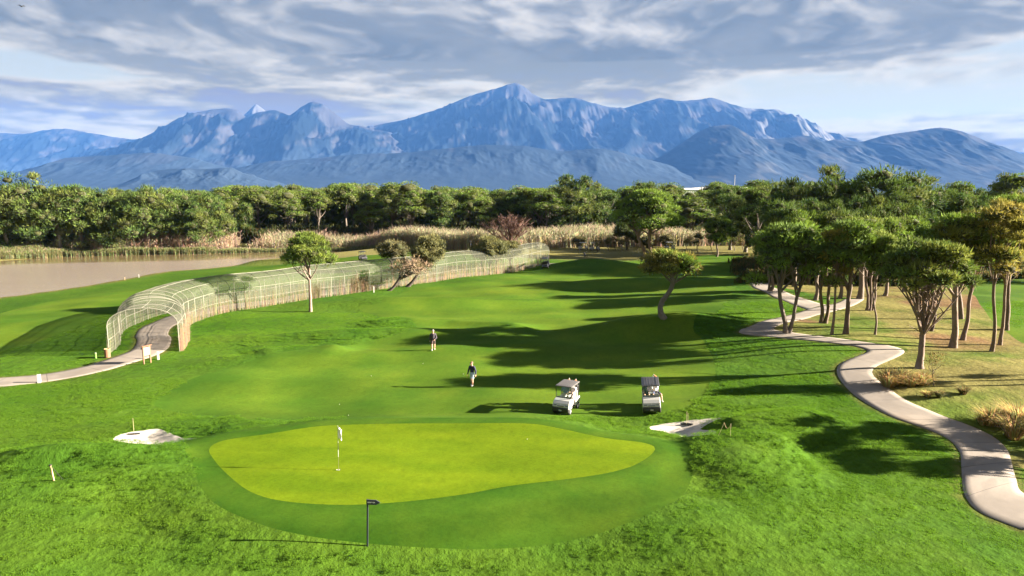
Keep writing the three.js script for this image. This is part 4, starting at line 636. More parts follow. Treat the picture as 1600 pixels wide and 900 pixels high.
// ---------------------------------------------------------------- netted tunnel over the left path
{
  const q = smoothLoop(TUNNEL, 30, true), F = [], step = 2.05; let acc = 0;
  const at = []; for (let i = 0; i < q.length / 2; i++) { if (i) acc += Math.hypot(q[2 * i] - q[2 * i - 2], q[2 * i + 1] - q[2 * i - 1]); at.push(acc); }
  const n = Math.floor(acc / step);
  for (let k = 0; k <= n; k++) { const s = k * acc / n; let i = 0; while (i < at.length - 2 && at[i + 1] < s) i++; const t = clamp((s - at[i]) / (at[i + 1] - at[i] || 1)), a = Math.max(0, i - 6), b = Math.min(at.length - 1, i + 7), dx = q[2 * b] - q[2 * a], dz = q[2 * b + 1] - q[2 * a + 1], l = Math.hypot(dx, dz); F.push({ x: lerp(q[2 * i], q[2 * i + 2], t), z: lerp(q[2 * i + 1], q[2 * i + 3], t), nx: -dz / l, nz: dx / l }); }
  const HW = 2.6, WALL = 2.4, RISE = 1.35, x0 = F[0].x, z0 = F[0].z, y0 = groundHeight(x0, z0);
  const t = thing('netted_tunnel', 'long curving tunnel of pale metal hoops and netting over the left cart path', 'tunnel', x0, y0, z0);
  const base = (f, s) => groundHeight(f.x + f.nx * s * HW, f.z + f.nz * s * HW) - y0;
  const P = (f, u) => {                                           // u: 0 left foot .. 1 left eave .. 2 right eave .. 3 right foot
    const bl = base(f, -1), br = base(f, 1); let s, y;
    if (u < 1) { s = -1; y = bl + u * WALL; } else if (u > 2) { s = 1; y = br + (3 - u) * WALL; } else { const a = (u - 1) * Math.PI; s = -Math.cos(a); y = lerp(bl, br, (s + 1) / 2) + WALL + RISE * Math.sin(a); }
    return [f.x + f.nx * s * HW - x0, y, f.z + f.nz * s * HW - z0];
  };
  const steel = [0.2, 0.2, 0.16], MT_STEEL = std({ vertexColors: true, roughness: 0.8 });
  F.forEach((f, k) => {
    for (const s of [0, 3]) { const T = new Tris(); T.tube([P(f, s), P(f, s ? 2 : 1)], [0.032, 0.032], 6, steel); mesh('post', T.build(), MT_STEEL, t); }
    const T = new Tris(), pts = []; for (let i = 0; i <= 14; i++) pts.push(P(f, 1 + i / 14)); T.tube(pts, pts.map(() => 0.028), 5, steel); mesh('hoop', T.build(), MT_STEEL, t);
    void k;
  });
  for (const u of [0.5, 1, 1.25, 1.5, 1.75, 2, 2.5]) { const T = new Tris(); T.tube(F.map((f) => P(f, u)), F.map(() => 0.02), 5, steel); mesh('rail', T.build(), MT_STEEL, t); }
  const N = new Tris(), R = rng(9), wire = [0.1, 0.105, 0.075];
  for (let i = 0; i < 62; i++) { const u = i < 9 ? 0.05 + i / 9 : i > 52 ? 2.02 + (i - 53) / 9 * 0.95 : 1 + (i - 9) / 44; N.tube(F.map((f) => P(f, u)), F.map(() => 0.0062), 3, wire); }
  for (let k = 0; k + 1 < F.length; k++) for (let j = 0; j < 9; j++) { const g = { x: lerp(F[k].x, F[k + 1].x, j / 9), z: lerp(F[k].z, F[k + 1].z, j / 9), nx: lerp(F[k].nx, F[k + 1].nx, j / 9), nz: lerp(F[k].nz, F[k + 1].nz, j / 9) }, pts = [P(g, 0.02)]; for (let i = 0; i <= 12; i++) pts.push(P(g, 1 + i / 12)); pts.push(P(g, 2.98)); N.tube(pts, pts.map(() => 0.0062), 3, wire); }
  const net = mesh('netting', N.build(), MT_STEEL, t); net.userData.kind = 'stuff';
  // the fine mesh stretched over the hoops: threads too thin to draw one by one, so a thin see-through cloth
  { const pos = [], idx = [], U = 16; F.forEach((f) => { for (let i = 0; i <= U; i++) { const u = 0.03 + 2.94 * i / U; pos.push(...P(f, u)); } }); for (let k = 0; k + 1 < F.length; k++) for (let i = 0; i < U; i++) { const a = k * (U + 1) + i; idx.push(a, a + 1, a + U + 1, a + 1, a + U + 2, a + U + 1); }
    mesh('shade_net', geo(pos, idx), new THREE.MeshStandardMaterial({ color: new THREE.Color().setRGB(0.13, 0.145, 0.1), roughness: 1, side: THREE.DoubleSide, transparent: true, opacity: 0.26 }), t); }
  // dry climbers on the walls
  const V = new Tris(), stemTint = [[0.4, 0.33, 0.23], [0.46, 0.39, 0.29], [0.32, 0.26, 0.17], [0.33, 0.33, 0.2]];
  const vines = (from, to, s, count, tall, leafy, tints) => { for (let i = 0; i < count; i++) {
    const kf = lerp(from, to, R()) * (F.length - 1), k = Math.min(F.length - 2, Math.floor(kf)), f = { x: lerp(F[k].x, F[k + 1].x, kf - k), z: lerp(F[k].z, F[k + 1].z, kf - k), nx: F[k].nx, nz: F[k].nz }, out = 0.05 + 0.3 * R() * R(), c = tints[Math.floor(R() * tints.length)].map((v) => v * (0.75 + 0.5 * R()));
    const b = base(f, s), H = tall * (0.35 + 0.7 * R()), px = f.x + f.nx * s * (HW + out) - x0, pz = f.z + f.nz * s * (HW + out) - z0, w = 0.012 + 0.02 * R(), lean = (R() - 0.5) * 0.3, lz = (R() - 0.5) * 0.3;
    V.tri([px - w, b - 0.05, pz], [px + w, b - 0.05, pz + w], [px + lean, b + H, pz + lz], c);
    for (let q = 0; q < leafy; q++) { const h = R(), l = 0.12 + 0.3 * R(), d = [(R() - 0.5) * l * 2, (R() - 0.35) * l * 1.6, (R() - 0.5) * l * 2]; V.tri([px + lean * h, b + H * h, pz + lz * h], [px + lean * h + 0.03, b + H * h + 0.03, pz + lz * h + 0.02], [px + lean * h + d[0], b + H * h + d[1], pz + lz * h + d[2]], c); }
  } };
  vines(0, 0.075, 1, 300, 2.3, 5, [[0.48, 0.34, 0.24], [0.54, 0.41, 0.29], [0.38, 0.26, 0.18]]);
  vines(0.075, 0.22, 1, 200, 2.2, 3, stemTint); vines(0.22, 0.62, 1, 620, 2.6, 2, stemTint); vines(0.62, 1, 1, 620, 2.6, 2, stemTint); vines(0, 1, -1, 700, 2.3, 2, [[0.36, 0.34, 0.22], [0.42, 0.36, 0.24]]);
  vines(0.5, 0.535, 1, 200, 3.0, 6, [[0.2, 0.16, 0.1], [0.26, 0.2, 0.12]]); vines(0.42, 0.44, 1, 90, 2.2, 5, [[0.2, 0.18, 0.09]]);
  const vine = mesh('dry_climber', V.build(), MT_BLADE, t); vine.userData.kind = 'stuff';
}

// ---------------------------------------------------------------- plain shapes for made things
const box = (w, h, d, x = 0, y = 0, z = 0, r = 0.01) => new RoundedBoxGeometry(w, h, d, 2, Math.min(r, w / 2.1, h / 2.1, d / 2.1)).translate(x, y, z);
const cyl = (r0, r1, h, x = 0, y = 0, z = 0, s = 16) => new THREE.CylinderGeometry(r1, r0, h, s).translate(x, y + h / 2, z);
function bar(a, b, r, s = 8) { const T = new Tris(); T.tube([a, b], [r, r], s, [1, 1, 1]); const g = T.build(); g.deleteAttribute('color'); return g; }
const paint = (r, g, b, rough = 0.5, o = {}) => new THREE.MeshStandardMaterial({ color: new THREE.Color().setRGB(r, g, b), roughness: rough, ...o });
const M = { white: paint(0.4, 0.4, 0.395, 0.3), black: paint(0.018, 0.018, 0.02, 0.45), rubber: paint(0.02, 0.02, 0.021, 0.85), grey: paint(0.28, 0.28, 0.29, 0.45), rim: paint(0.62, 0.62, 0.62, 0.35, { metalness: 0.4 }), seat: paint(0.5, 0.44, 0.36, 0.6), roof: paint(0.1, 0.095, 0.095, 0.45), wood: paint(0.24, 0.125, 0.07, 0.8, { map: barkMap }), pale: paint(0.62, 0.58, 0.5, 0.8, { map: concreteMap }), yellow: paint(0.34, 0.3, 0.16, 0.7), stake: paint(0.42, 0.31, 0.16, 0.85), steel: paint(0.3, 0.3, 0.3, 0.4, { metalness: 0.5 }), plate: paint(0.02, 0.024, 0.045, 0.5), glass: new THREE.MeshPhysicalMaterial({ color: 0xf4fbfa, transmission: 1, thickness: 0, roughness: 0.03, side: THREE.DoubleSide }), lamp: paint(0.06, 0.07, 0.09, 0.1) };

// flagstick in its cup
{
  const x0 = [-8, -29.95], x = x0[0], z = x0[1], H = 2.13;
  const t = thing('flagstick', 'white and black banded golf flagstick standing on the putting green', 'flagstick', x, groundHeight(x, z), z); t.rotation.z = -0.02;
  const cuts = [0, 0.3, 0.46, 0.62, 1];
  for (let i = 0; i < 4; i++) mesh('pole', cyl(0.0125, 0.0125, H * (cuts[i + 1] - cuts[i]), 0, H * cuts[i], 0, 10), i % 2 ? M.white : i ? M.black : paint(0.1, 0.11, 0.03, 0.5), t);
  const g = new THREE.PlaneGeometry(0.3, 0.52, 8, 10), p = g.attributes.position;
  for (let i = 0; i < p.count; i++) { const u = p.getX(i) / 0.3 + 0.5, v = p.getY(i) / 0.52 + 0.5; p.setXYZ(i, u * 0.16 + 0.01, H - 0.55 + v * 0.52 - u * 0.16, 0.05 * Math.sin(u * 9) * u + 0.02 * Math.sin(v * 7 + u * 4)); }
  g.computeVertexNormals(); mesh('flag', g, new THREE.MeshStandardMaterial({ color: 0xf6f4ee, roughness: 0.8, side: THREE.DoubleSide }), t);
  mesh('cup_rim', new THREE.TorusGeometry(0.056, 0.008, 6, 20).rotateX(Math.PI / 2).translate(0, 0.012, 0), M.white, t);
  mesh('cup', new THREE.CylinderGeometry(0.054, 0.054, 0.012, 20).translate(0, 0.004, 0), M.black, t);
}
// NEXT TEE sign
{
  const x0 = [-5.44, -24.02], x = x0[0], z = x0[1], H = 1.86;
  const t = thing('direction_sign', 'black arrow signpost reading NEXT TEE in front of the putting green', 'signpost', x, groundHeight(x, z), z); t.rotation.z = -0.035;
  mesh('post', box(0.06, H + 0.1, 0.05, 0, H / 2 - 0.05, 0), M.plate, t);
  const s = new THREE.Shape(); s.moveTo(-0.03, -0.09); s.lineTo(0.33, -0.095); s.lineTo(0.47, -0.005); s.lineTo(0.33, 0.085); s.lineTo(-0.03, 0.09); s.closePath();
  const arm = mesh('arrow_plate', new THREE.ExtrudeGeometry(s, { depth: 0.03, bevelEnabled: true, bevelSize: 0.006, bevelThickness: 0.006, bevelSegments: 2 }).translate(0, H - 0.09, 0.03), M.plate, t);
  const c = document.createElement('canvas'); c.width = 512; c.height = 160; const k = c.getContext('2d'); k.fillStyle = '#07080d'; k.fillRect(0, 0, 512, 160); k.fillStyle = '#f2f2f2'; k.font = 'bold 104px sans-serif'; k.textAlign = 'center'; k.textBaseline = 'middle'; k.fillText('NEXT TEE', 256, 84, 480);
  const tx = new THREE.CanvasTexture(c); tx.colorSpace = THREE.SRGBColorSpace;
  mesh('lettering', new THREE.PlaneGeometry(0.31, 0.1).translate(0.15, H - 0.09, 0.069), new THREE.MeshStandardMaterial({ map: tx, roughness: 0.6 }), arm);
}
// bunker rakes
function rake(label, x, z, h, turn, lean) {
  const t = thing('bunker_rake', label, 'rake', x, groundHeight(x, z), z, turn); t.rotation.z = lean;
  mesh('handle', cyl(0.011, 0.01, h, 0, 0.02, 0, 8), M.yellow, t);
  const head = mesh('head', box(0.62, 0.05, 0.07, 0, 0.05, 0), M.black, t); const g = []; for (let i = 0; i < 9; i++) g.push(new THREE.ConeGeometry(0.009, 0.08, 5).rotateX(Math.PI).translate(-0.28 + i * 0.07, 0.0, 0.01)); mesh('tines', mergeGeometries(g), M.black, head);
}
rake('rake standing upright in the left sand bunker', -20.9, -36.2, 0.92, 0.2, 0.0);
rake('rake standing upright in the right sand bunker', 10.05, -37.81, 0.82, -0.2, 0.0);
rake('second upright rake in the right sand bunker, just right of the first', 10.15, -37.86, 0.65, -0.5, 0.03);
// stakes
{
  const s = [11.17, -33.48], t = thing('rope_stakes', 'pair of thin metal stakes joined by a sagging rope at the right bunker edge', 'stakes', s[0], groundHeight(s[0], s[1]), s[1]);
  for (const [x, z, l] of [[0, 0, 0], [-0.55, -0.2, -0.28]]) mesh('stake', bar([x - l * 0.0, -0.05, z], [x - l, 0.68, z], 0.01), M.yellow, t);
  const T = new Tris(), pts = []; for (let i = 0; i <= 8; i++) { const u = i / 8; pts.push([lerp(0, -0.27, u), 0.64 - 0.25 * Math.sin(u * Math.PI), lerp(0, -0.2, u)]); } T.tube(pts, pts.map(() => 0.007), 4, [1, 1, 1]); mesh('rope', T.build(), M.stake, t);
}
{
  const s = [-19.84, -28.05], t = thing('wooden_stake', 'short leaning wooden stake with a hanging rope on the left slope', 'stake', s[0], groundHeight(s[0], s[1]), s[1]); t.rotation.z = 0.12;
  mesh('stake', box(0.06, 0.72, 0.06, 0, 0.33, 0), M.stake, t); mesh('cap', box(0.09, 0.06, 0.09, 0, 0.71, 0), M.black, t); mesh('rope', bar([0.02, 0.66, 0], [0.5, 0.03, 0.12], 0.012), M.black, t);
}
// bollards, bin and board by the left path
function bollard(name, label, x, z, w, h, m, cap) { const t = thing(name, label, 'post', x, groundHeight(x, z), z, 0.3); mesh('post', box(w, h, w, 0, h / 2 - 0.03, 0, 0.02), m, t); mesh('top', box(w * 1.06, 0.05, w * 1.06, 0, h - 0.03, 0, 0.015), cap ?? m, t); }
bollard('marker_post', 'white square marker post at the lower edge of the left path', -33.24, -46.54, 0.2, 0.6, M.white);
bollard('marker_post', 'white marker post on the path edge beside the wooden notice board', -27.97, -52.6, 0.15, 0.67, M.white);
bollard('marker_post', 'thin green marker post beside the brown bin', -33.08, -52.93, 0.1, 0.47, paint(0.2, 0.4, 0.1, 0.7), M.white);
bollard('marker_post', 'small yellowish marker post on the grass below the leaning olive trees', -18.28, -89.28, 0.13, 0.85, M.white, M.yellow);
bollard('marker_post', 'small white marker post on the lake bank', -61.85, -112.26, 0.07, 0.6, M.white);
bollard('marker_post', 'dark marker post on the lake bank left of the white one', -62.38, -109.05, 0.06, 0.5, M.stake);
{
  const s = [-32.28, -53.14], t = thing('litter_bin', 'brown wooden litter bin at the tunnel entrance', 'litter bin', s[0], groundHeight(s[0], s[1]), s[1], 0.35);
  for (let i = 0; i < 12; i++) { const a = i / 12 * 6.283, g = box(0.115, 0.66, 0.025, 0, 0.35, 0.2, 0.006).rotateY(a); mesh('slat', g, M.wood, t); }
  mesh('liner', cyl(0.185, 0.185, 0.6, 0, 0.03, 0, 16), M.black, t); mesh('rim', new THREE.TorusGeometry(0.21, 0.02, 6, 20).rotateX(Math.PI / 2).translate(0, 0.69, 0), M.stake, t);
}
{
  const s = [-28.12, -51.26], H = 1.35, t = thing('notice_board', 'wooden two-post notice board beside the path into the tunnel', 'notice board', s[0], groundHeight(s[0], s[1]), s[1], 1.2);
  for (const x of [-0.3, 0.3]) mesh('post', box(0.09, H + 0.1, 0.09, x, H / 2 - 0.05, 0), M.wood, t);
  mesh('board', box(0.52, 0.62, 0.05, 0, H - 0.38, 0.02), paint(0.4, 0.3, 0.2, 0.8, { map: barkMap }), t);
  mesh('cover', box(0.84, 0.05, 0.24, 0, H + 0.05, 0, 0.01), M.wood, t);
}
// golf balls
[[0.79, -33.82, 'on the right half of the putting green'], [-3.57, -48.69, 'on the fairway left of the nearer walking golfer'], [-10.22, -48.12, 'on the fairway in line with the nearer walking golfer, farthest left'], [-9.84, -39.55, 'closest behind the putting green'], [-11.01, -42.06, 'left of the one closest behind the green'], [-8.08, -29.91, 'beside the flagstick cup'], [-6.91, -51.62, 'between the two walking golfers']].forEach(([x, z, l]) => {
  const g = new THREE.IcosahedronGeometry(0.0235, 3), p = g.attributes.position; for (let i = 0; i < p.count; i++) { const v = new THREE.Vector3().fromBufferAttribute(p, i), k = 1 - 0.02 * (Math.sin(v.x * 600) * Math.sin(v.y * 600) * Math.sin(v.z * 600) > 0.15 ? 1 : 0); p.setXYZ(i, v.x * k, v.y * k, v.z * k); }
  const b = tag(mesh('golf_ball', g, M.white), 'white golf ball ' + l, 'golf ball', 'golf balls on the grass'); b.position.set(x, groundHeight(x, z) + 0.03, z);
});

// ---------------------------------------------------------------- golf carts (forward is +z)
function cartParts(t, v) {
  const prof = (pts, w, bevel, m, name, parent = t) => { const s = new THREE.Shape(); pts.forEach(([z, y], i) => i ? s.lineTo(-z, y) : s.moveTo(-z, y)); s.closePath(); return mesh(name, new THREE.ExtrudeGeometry(s, { depth: w - 2 * bevel, bevelEnabled: true, bevelSize: bevel, bevelThickness: bevel, bevelSegments: 3 }).translate(0, 0, -(w - 2 * bevel) / 2).rotateY(Math.PI / 2), m, parent); };
  mesh('chassis', box(1.02, 0.14, 2.1, 0, 0.32, 0, 0.03), M.black, t);
  const cowl = prof([[0.55, 0.4], [0.98, 0.4], [1.13, 0.46], [1.17, 0.6], [1.1, 0.76], [0.92, 0.9], [0.66, 0.97], [0.52, 0.93]], 1.16, 0.05, v.body, 'front_cowl');
  prof([[0.8, 0.22], [1.17, 0.22], [1.24, 0.3], [1.24, 0.47], [1.16, 0.53], [0.8, 0.5]], 1.14, 0.035, M.black, 'bumper');
  for (const x of [-0.4, 0.4]) mesh('headlight', box(0.22, 0.075, 0.07, x, 0.665, 1.165, 0.02).rotateX(0), M.lamp, cowl);
  mesh('grille', box(0.46, 0.06, 0.03, 0, 0.62, 1.205, 0.012), M.black, cowl); mesh('emblem', new THREE.CylinderGeometry(0.035, 0.035, 0.01, 16).rotateX(1.1).translate(0, 0.74, 1.17), M.rim, cowl);
  prof([[-0.28, 0.36], [-1.1, 0.42], [-1.18, 0.55], [-1.1, 0.76], [-0.75, 0.74], [-0.28, 0.66]], 1.14, 0.045, v.body, 'rear_body');
  mesh('floor', box(1.1, 0.05, 0.9, 0, 0.36, 0.2), M.black, t); mesh('dashboard', box(1.06, 0.2, 0.16, 0, 0.98, 0.5, 0.05), M.black, t);
  mesh('seat', box(1.06, 0.14, 0.48, 0, 0.76, -0.42, 0.05), v.seat, t); mesh('backrest', box(1.04, 0.42, 0.1, 0, 1.06, -0.72, 0.05).rotateX(0), v.seat, t);
  const roof = mesh('roof', (() => { const g = new RoundedBoxGeometry(1.16, 0.075, 1.66, 4, 0.035), p = g.attributes.position; for (let i = 0; i < p.count; i++) p.setY(i, p.getY(i) + 0.05 * (1 - (p.getX(i) / 0.58) ** 2)); g.computeVertexNormals(); return g.translate(0, 1.83, -0.12); })(), v.roof, t);
  for (let i = 0; i < 6; i++) mesh('roof_rib', box(0.04, 0.02, 1.45, -0.4 + i * 0.16, 1.905 - 0.05 * ((-0.4 + i * 0.16) / 0.58) ** 2 + 0.012, -0.12), v.roof, roof);
  for (const x of [-0.52, 0.52]) { mesh('roof_post', bar([x, 0.92, 0.62], [x, 1.82, 0.72], 0.024), M.black, t); mesh('roof_post', bar([x, 0.72, -0.88], [x, 1.82, -0.96], 0.024), M.black, t); }
  mesh('windscreen', box(1.02, 0.86, 0.012, 0, 0, 0, 0.004).rotateX(0.11).translate(0, 1.38, 0.68), M.glass, t);
  mesh('steering_column', bar([0.27, 0.92, 0.5], [0.27, 1.1, 0.22], 0.022), M.black, t); mesh('steering_wheel', new THREE.TorusGeometry(0.17, 0.018, 8, 24).rotateX(-0.95).translate(0.27, 1.12, 0.2), M.black, t);
  for (const x of [-0.5, 0.5]) for (const z of [-0.8, 0.83]) {
    const prof2 = [[0.12, -0.09], [0.19, -0.1], [0.225, -0.08], [0.235, -0.03], [0.235, 0.03], [0.225, 0.08], [0.19, 0.1], [0.12, 0.09]].map(([r, y]) => new THREE.Vector2(r, y));
    const w = new THREE.Group(); w.name = 'wheel'; w.position.set(x, 0.235, z); t.add(w);
    mesh('tyre', new THREE.LatheGeometry(prof2, 24).rotateZ(Math.PI / 2), M.rubber, w); mesh('rim', new THREE.CylinderGeometry(0.135, 0.135, 0.17, 20).rotateZ(Math.PI / 2), M.rim, w);
    const hub = []; for (let i = 0; i < 5; i++) hub.push(box(0.02, 0.05, 0.025, 0, 0.075, 0).rotateX(i * 1.2566).translate(Math.sign(x) * 0.09, 0, 0)); mesh('spokes', mergeGeometries(hub), M.grey, w);
  }
  mesh('bag_rack', mergeGeometries([box(0.95, 0.04, 0.06, 0, 1.08, -1.05), box(0.95, 0.05, 0.3, 0, 0.5, -1.25), bar([-0.46, 0.5, -1.12], [-0.46, 1.1, -1.0], 0.02), bar([0.46, 0.5, -1.12], [0.46, 1.1, -1.0], 0.02)].map((g) => { const q = g.index ? g.toNonIndexed() : g; for (const a of Object.keys(q.attributes)) if (a !== 'position' && a !== 'normal') q.deleteAttribute(a); return q; })), M.black, t);
  mesh('number_plate', box(0.2, 0.09, 0.01, 0, 0.36, 1.285), M.white, t);
}
const CART = { body: M.white, seat: M.seat, roof: M.roof };
function cart(label, x, z, turn, v = CART, group) { const t = thing('golf_cart', label, 'golf cart', x, groundHeight(x, z), z, turn, group); cartParts(t, v); t.scale.setScalar(0.9); const n = new THREE.Vector3(groundHeight(x - 0.5, z) - groundHeight(x + 0.5, z), 1, groundHeight(x, z - 0.5) - groundHeight(x, z + 0.5)).normalize(); t.quaternion.premultiply(new THREE.Quaternion().setFromUnitVectors(new THREE.Vector3(0, 1, 0), n)); return t; }
const cartA = cart('white golf cart with grey roof turned side to the sun, left one on the fairway', 3.33, -40.29, -0.42);
const cartB = cart('white golf cart seen head-on with dark ribbed roof, right of the two on the fairway', 8.53, -40.27, -0.16, { body: M.white, seat: M.grey, roof: paint(0.045, 0.045, 0.05, 0.4) });
cart('dark golf cart seen from behind at the far tunnel end', 5.63, -112.57, Math.PI - 0.2, { body: paint(0.04, 0.045, 0.07, 0.4), seat: M.black, roof: M.black });
cart('small dark golf cart beyond the tunnel behind its middle', -27.35, -124.68, Math.PI + 0.5, { body: paint(0.05, 0.05, 0.06, 0.4), seat: M.black, roof: paint(0.03, 0.03, 0.035, 0.4) });
const WHITECART = { body: M.white, seat: M.grey, roof: paint(0.55, 0.55, 0.54, 0.4) };
cart('white-roofed golf cart parked by the reeds, left of a close pair', 15.86, -152, 1.4, WHITECART, 'white carts parked by the reeds');
cart('white-roofed golf cart parked by the reeds, right of a close pair', 18.29, -151, 1.75, WHITECART, 'white carts parked by the reeds');
cart('white-roofed golf cart parked alone by the reeds right of the largest pine', 35.36, -153, 1.5, WHITECART, 'white carts parked by the reeds');
// golf bags strapped behind the left cart
function bag(label, parent, lx, lz, m, tall = 0) {
  const p = parent.localToWorld(new THREE.Vector3(lx, 0.53, lz)), t = thing('golf_bag', label, 'golf bag', p.x, p.y, p.z, parent.rotation.y + 0.2);
  mesh('bag', new THREE.LatheGeometry([[0, 0], [0.12, 0], [0.135, 0.04], [0.13, 0.4], [0.14, 0.75], [0.15, 0.86], [0.12, 0.87], [0, 0.84]].map(([r, y]) => new THREE.Vector2(r, y)), 18), m, t);
  mesh('pocket', box(0.16, 0.34, 0.09, 0, 0.3, -0.14, 0.04), m, t); mesh('strap', new THREE.TorusGeometry(0.16, 0.014, 6, 16, Math.PI).rotateY(Math.PI / 2).rotateX(Math.PI / 2).translate(0, 0.55, -0.1), M.black, t);
  for (let i = 0; i < 7; i++) { const a = i * 0.9, x = 0.07 * Math.cos(a), z = 0.07 * Math.sin(a), h = 0.16 + 0.07 * (i % 3) + tall; const c = mesh('club', bar([x, 0.8, z], [x * 1.5, 0.86 + h, z * 1.5], 0.009), M.steel, t); mesh('club_head', i < 3 ? new THREE.SphereGeometry(0.06, 10, 8).scale(1, 0.75, 1.15).translate(x * 1.5, 0.88 + h, z * 1.5) : box(0.03, 0.07, 0.1, x * 1.5, 0.88 + h, z * 1.5, 0.01), i < 3 ? paint(0.45, 0.2, 0.08, 0.7) : M.rim, c); }
}
scene.updateMatrixWorld(true);
bag('black golf bag with tan club covers on the rack of the left fairway cart', cartA, 0.24, -1.24, M.black);
bag('orange-brown golf bag on the rack of the left fairway cart', cartA, -0.24, -1.24, paint(0.5, 0.22, 0.08, 0.7));
bag('dark blue golf bag on the rack of the right fairway cart', cartB, 0.24, -1.24, paint(0.03, 0.04, 0.1, 0.6));
{ const s = [14.69, -135.8], t = thing('golf_trolley', 'dark golf trolley standing on the far fairway mound', 'golf trolley', s[0], groundHeight(s[0], s[1]), s[1], 0.6);
  mesh('bag', cyl(0.15, 0.18, 0.95, 0, 0.12, 0, 14).rotateX(-0.5), M.black, t); for (const x of [-0.32, 0.32]) { const w = mesh('wheel', new THREE.TorusGeometry(0.14, 0.035, 8, 20).rotateY(Math.PI / 2).translate(x, 0.17, 0.05), M.rubber, t); mesh('hub', new THREE.CylinderGeometry(0.05, 0.05, 0.05, 12).rotateZ(Math.PI / 2).translate(x, 0.17, 0.05), M.rim, w); } mesh('handle', bar([0, 0.5, -0.25], [0.02, 1.15, 0.3], 0.018), M.rim, t); mesh('axle', bar([-0.32, 0.17, 0.05], [0.32, 0.17, 0.05], 0.015), M.rim, t); }
{ const x = (735 - 800) / 1067 * 146, z = -146, t = thing('lamp_post', 'short dark lamp post on the lawn in front of the reeds', 'lamp post', x, groundHeight(x, z), z); mesh('post', cyl(0.06, 0.05, 2.1, 0, 0, 0, 10), M.black, t); mesh('lantern', new THREE.CylinderGeometry(0.2, 0.13, 0.3, 10).translate(0, 2.2, 0), M.black, t); mesh('cap', new THREE.ConeGeometry(0.24, 0.14, 10).translate(0, 2.42, 0), M.black, t); }

// ---------------------------------------------------------------- ornamental grass tufts and the sapling by the right path
function tuft(label, x, z, h, w, seed, tints) { w *= 1.7;
  const T = new Tris(), R = rng(seed);
  for (let i = 0; i < 420; i++) {
    const a = R() * 6.283, f = Math.pow(R(), 0.4), bx = Math.cos(a) * w * 0.12 * f, bz = Math.sin(a) * w * 0.12 * f, l = h * (0.6 + 0.5 * R()), o = w * 0.5 * f * (0.6 + 0.6 * R()), k = tints[i % tints.length].map((v) => v * (0.7 + 0.6 * R())), q = 0.011 + 0.008 * R(), e = [-Math.sin(a) * q, 0, Math.cos(a) * q];
    const m = [bx + Math.cos(a) * o * 0.4, l * 0.62, bz + Math.sin(a) * o * 0.4], t = [bx + Math.cos(a) * o, l * (0.98 - 0.5 * f * R()), bz + Math.sin(a) * o];
    T.tri([bx - e[0], -0.03, bz - e[2]], [bx + e[0], -0.03, bz + e[2]], [m[0] + e[0], m[1], m[2] + e[2]], k); T.tri([bx - e[0], -0.03, bz - e[2]], [m[0] + e[0], m[1], m[2] + e[2]], [m[0] - e[0], m[1], m[2] - e[2]], k); T.tri([m[0] - e[0], m[1], m[2] - e[2]], [m[0] + e[0], m[1], m[2] + e[2]], t, k.map((v) => v * 1.15));
  }
  const t = thing('grass_tuft', label, 'ornamental grass', x, groundHeight(x, z), z, 0); mesh('blades', T.build(), MT_BLADE, t);
}
const TAN = [[0.42, 0.32, 0.13], [0.5, 0.4, 0.18], [0.33, 0.26, 0.1]], DARK = [[0.12, 0.12, 0.05], [0.2, 0.16, 0.07]];
[['tall tan grass tuft at the inside of the path bend', 24.03, -42.24, 1.25, 1.5, TAN], ['tan grass tuft right behind the tall one at the path bend', 24.87, -42.37, 1.15, 1.4, TAN], ['lower tan grass tuft between the path bend and the sapling', 25.29, -41.98, 0.85, 1.1, TAN], ['spreading tan grass tuft under the vase-branched pine', 26.07, -42.06, 0.9, 1.3, TAN], ['small dark grass tuft in the sun right of the sapling', 27.46, -40.19, 0.55, 0.6, DARK], ['small dark grass tuft in the shade edge below the sapling', 25.81, -39.85, 0.5, 0.5, DARK], ['faint low grass tuft left of the small dark one', 25.2, -40.05, 0.4, 0.5, TAN], ['tan fountain grass left of a clump by the right edge', 26.6, -36.5, 1.0, 1.2, TAN], ['small tan tuft at the foot of the leftmost fountain grass', 26.18, -36.52, 0.6, 0.5, TAN], ['small tan tuft between the fountain grasses', 27, -36.63, 0.6, 0.5, TAN], ['dark stemmed grass between the fountain grasses at the right edge', 27.25, -36.47, 0.9, 0.9, DARK], ['largest fountain grass with dark foot by the right edge', 26.78, -34.95, 1.4, 1.4, TAN], ['fountain grass behind the largest one at the right edge', 28.09, -36.45, 1.3, 1.5, TAN], ['tan tuft cut by the right edge of the picture', 28.44, -36.15, 1.1, 1.2, TAN], ['low tan tuft left of the largest fountain grass', 27.26, -36.17, 0.7, 0.6, TAN]].forEach(([l, x, z, h, w, c], i) => tuft(l, x, z, h, w, 500 + i, c));
pine('sapling', 'thin sapling with sparse leaves beside the grass tufts at the bend', 'sapling', 26.54, -41.7, 520, { h: 2.23, w: 1.3, from: 0.8, fork: 1.1, round: true, puffs: 12, leaves: 26, size: 0.3, len: 0.13, wid: 0.06, limbs: 9, twigs: 1, sparse: true, tints: [[0.2, 0.17, 0.06]], stems: [[0, 0, -0.05, 0, 0.03, 0.05]], sides: 6 });

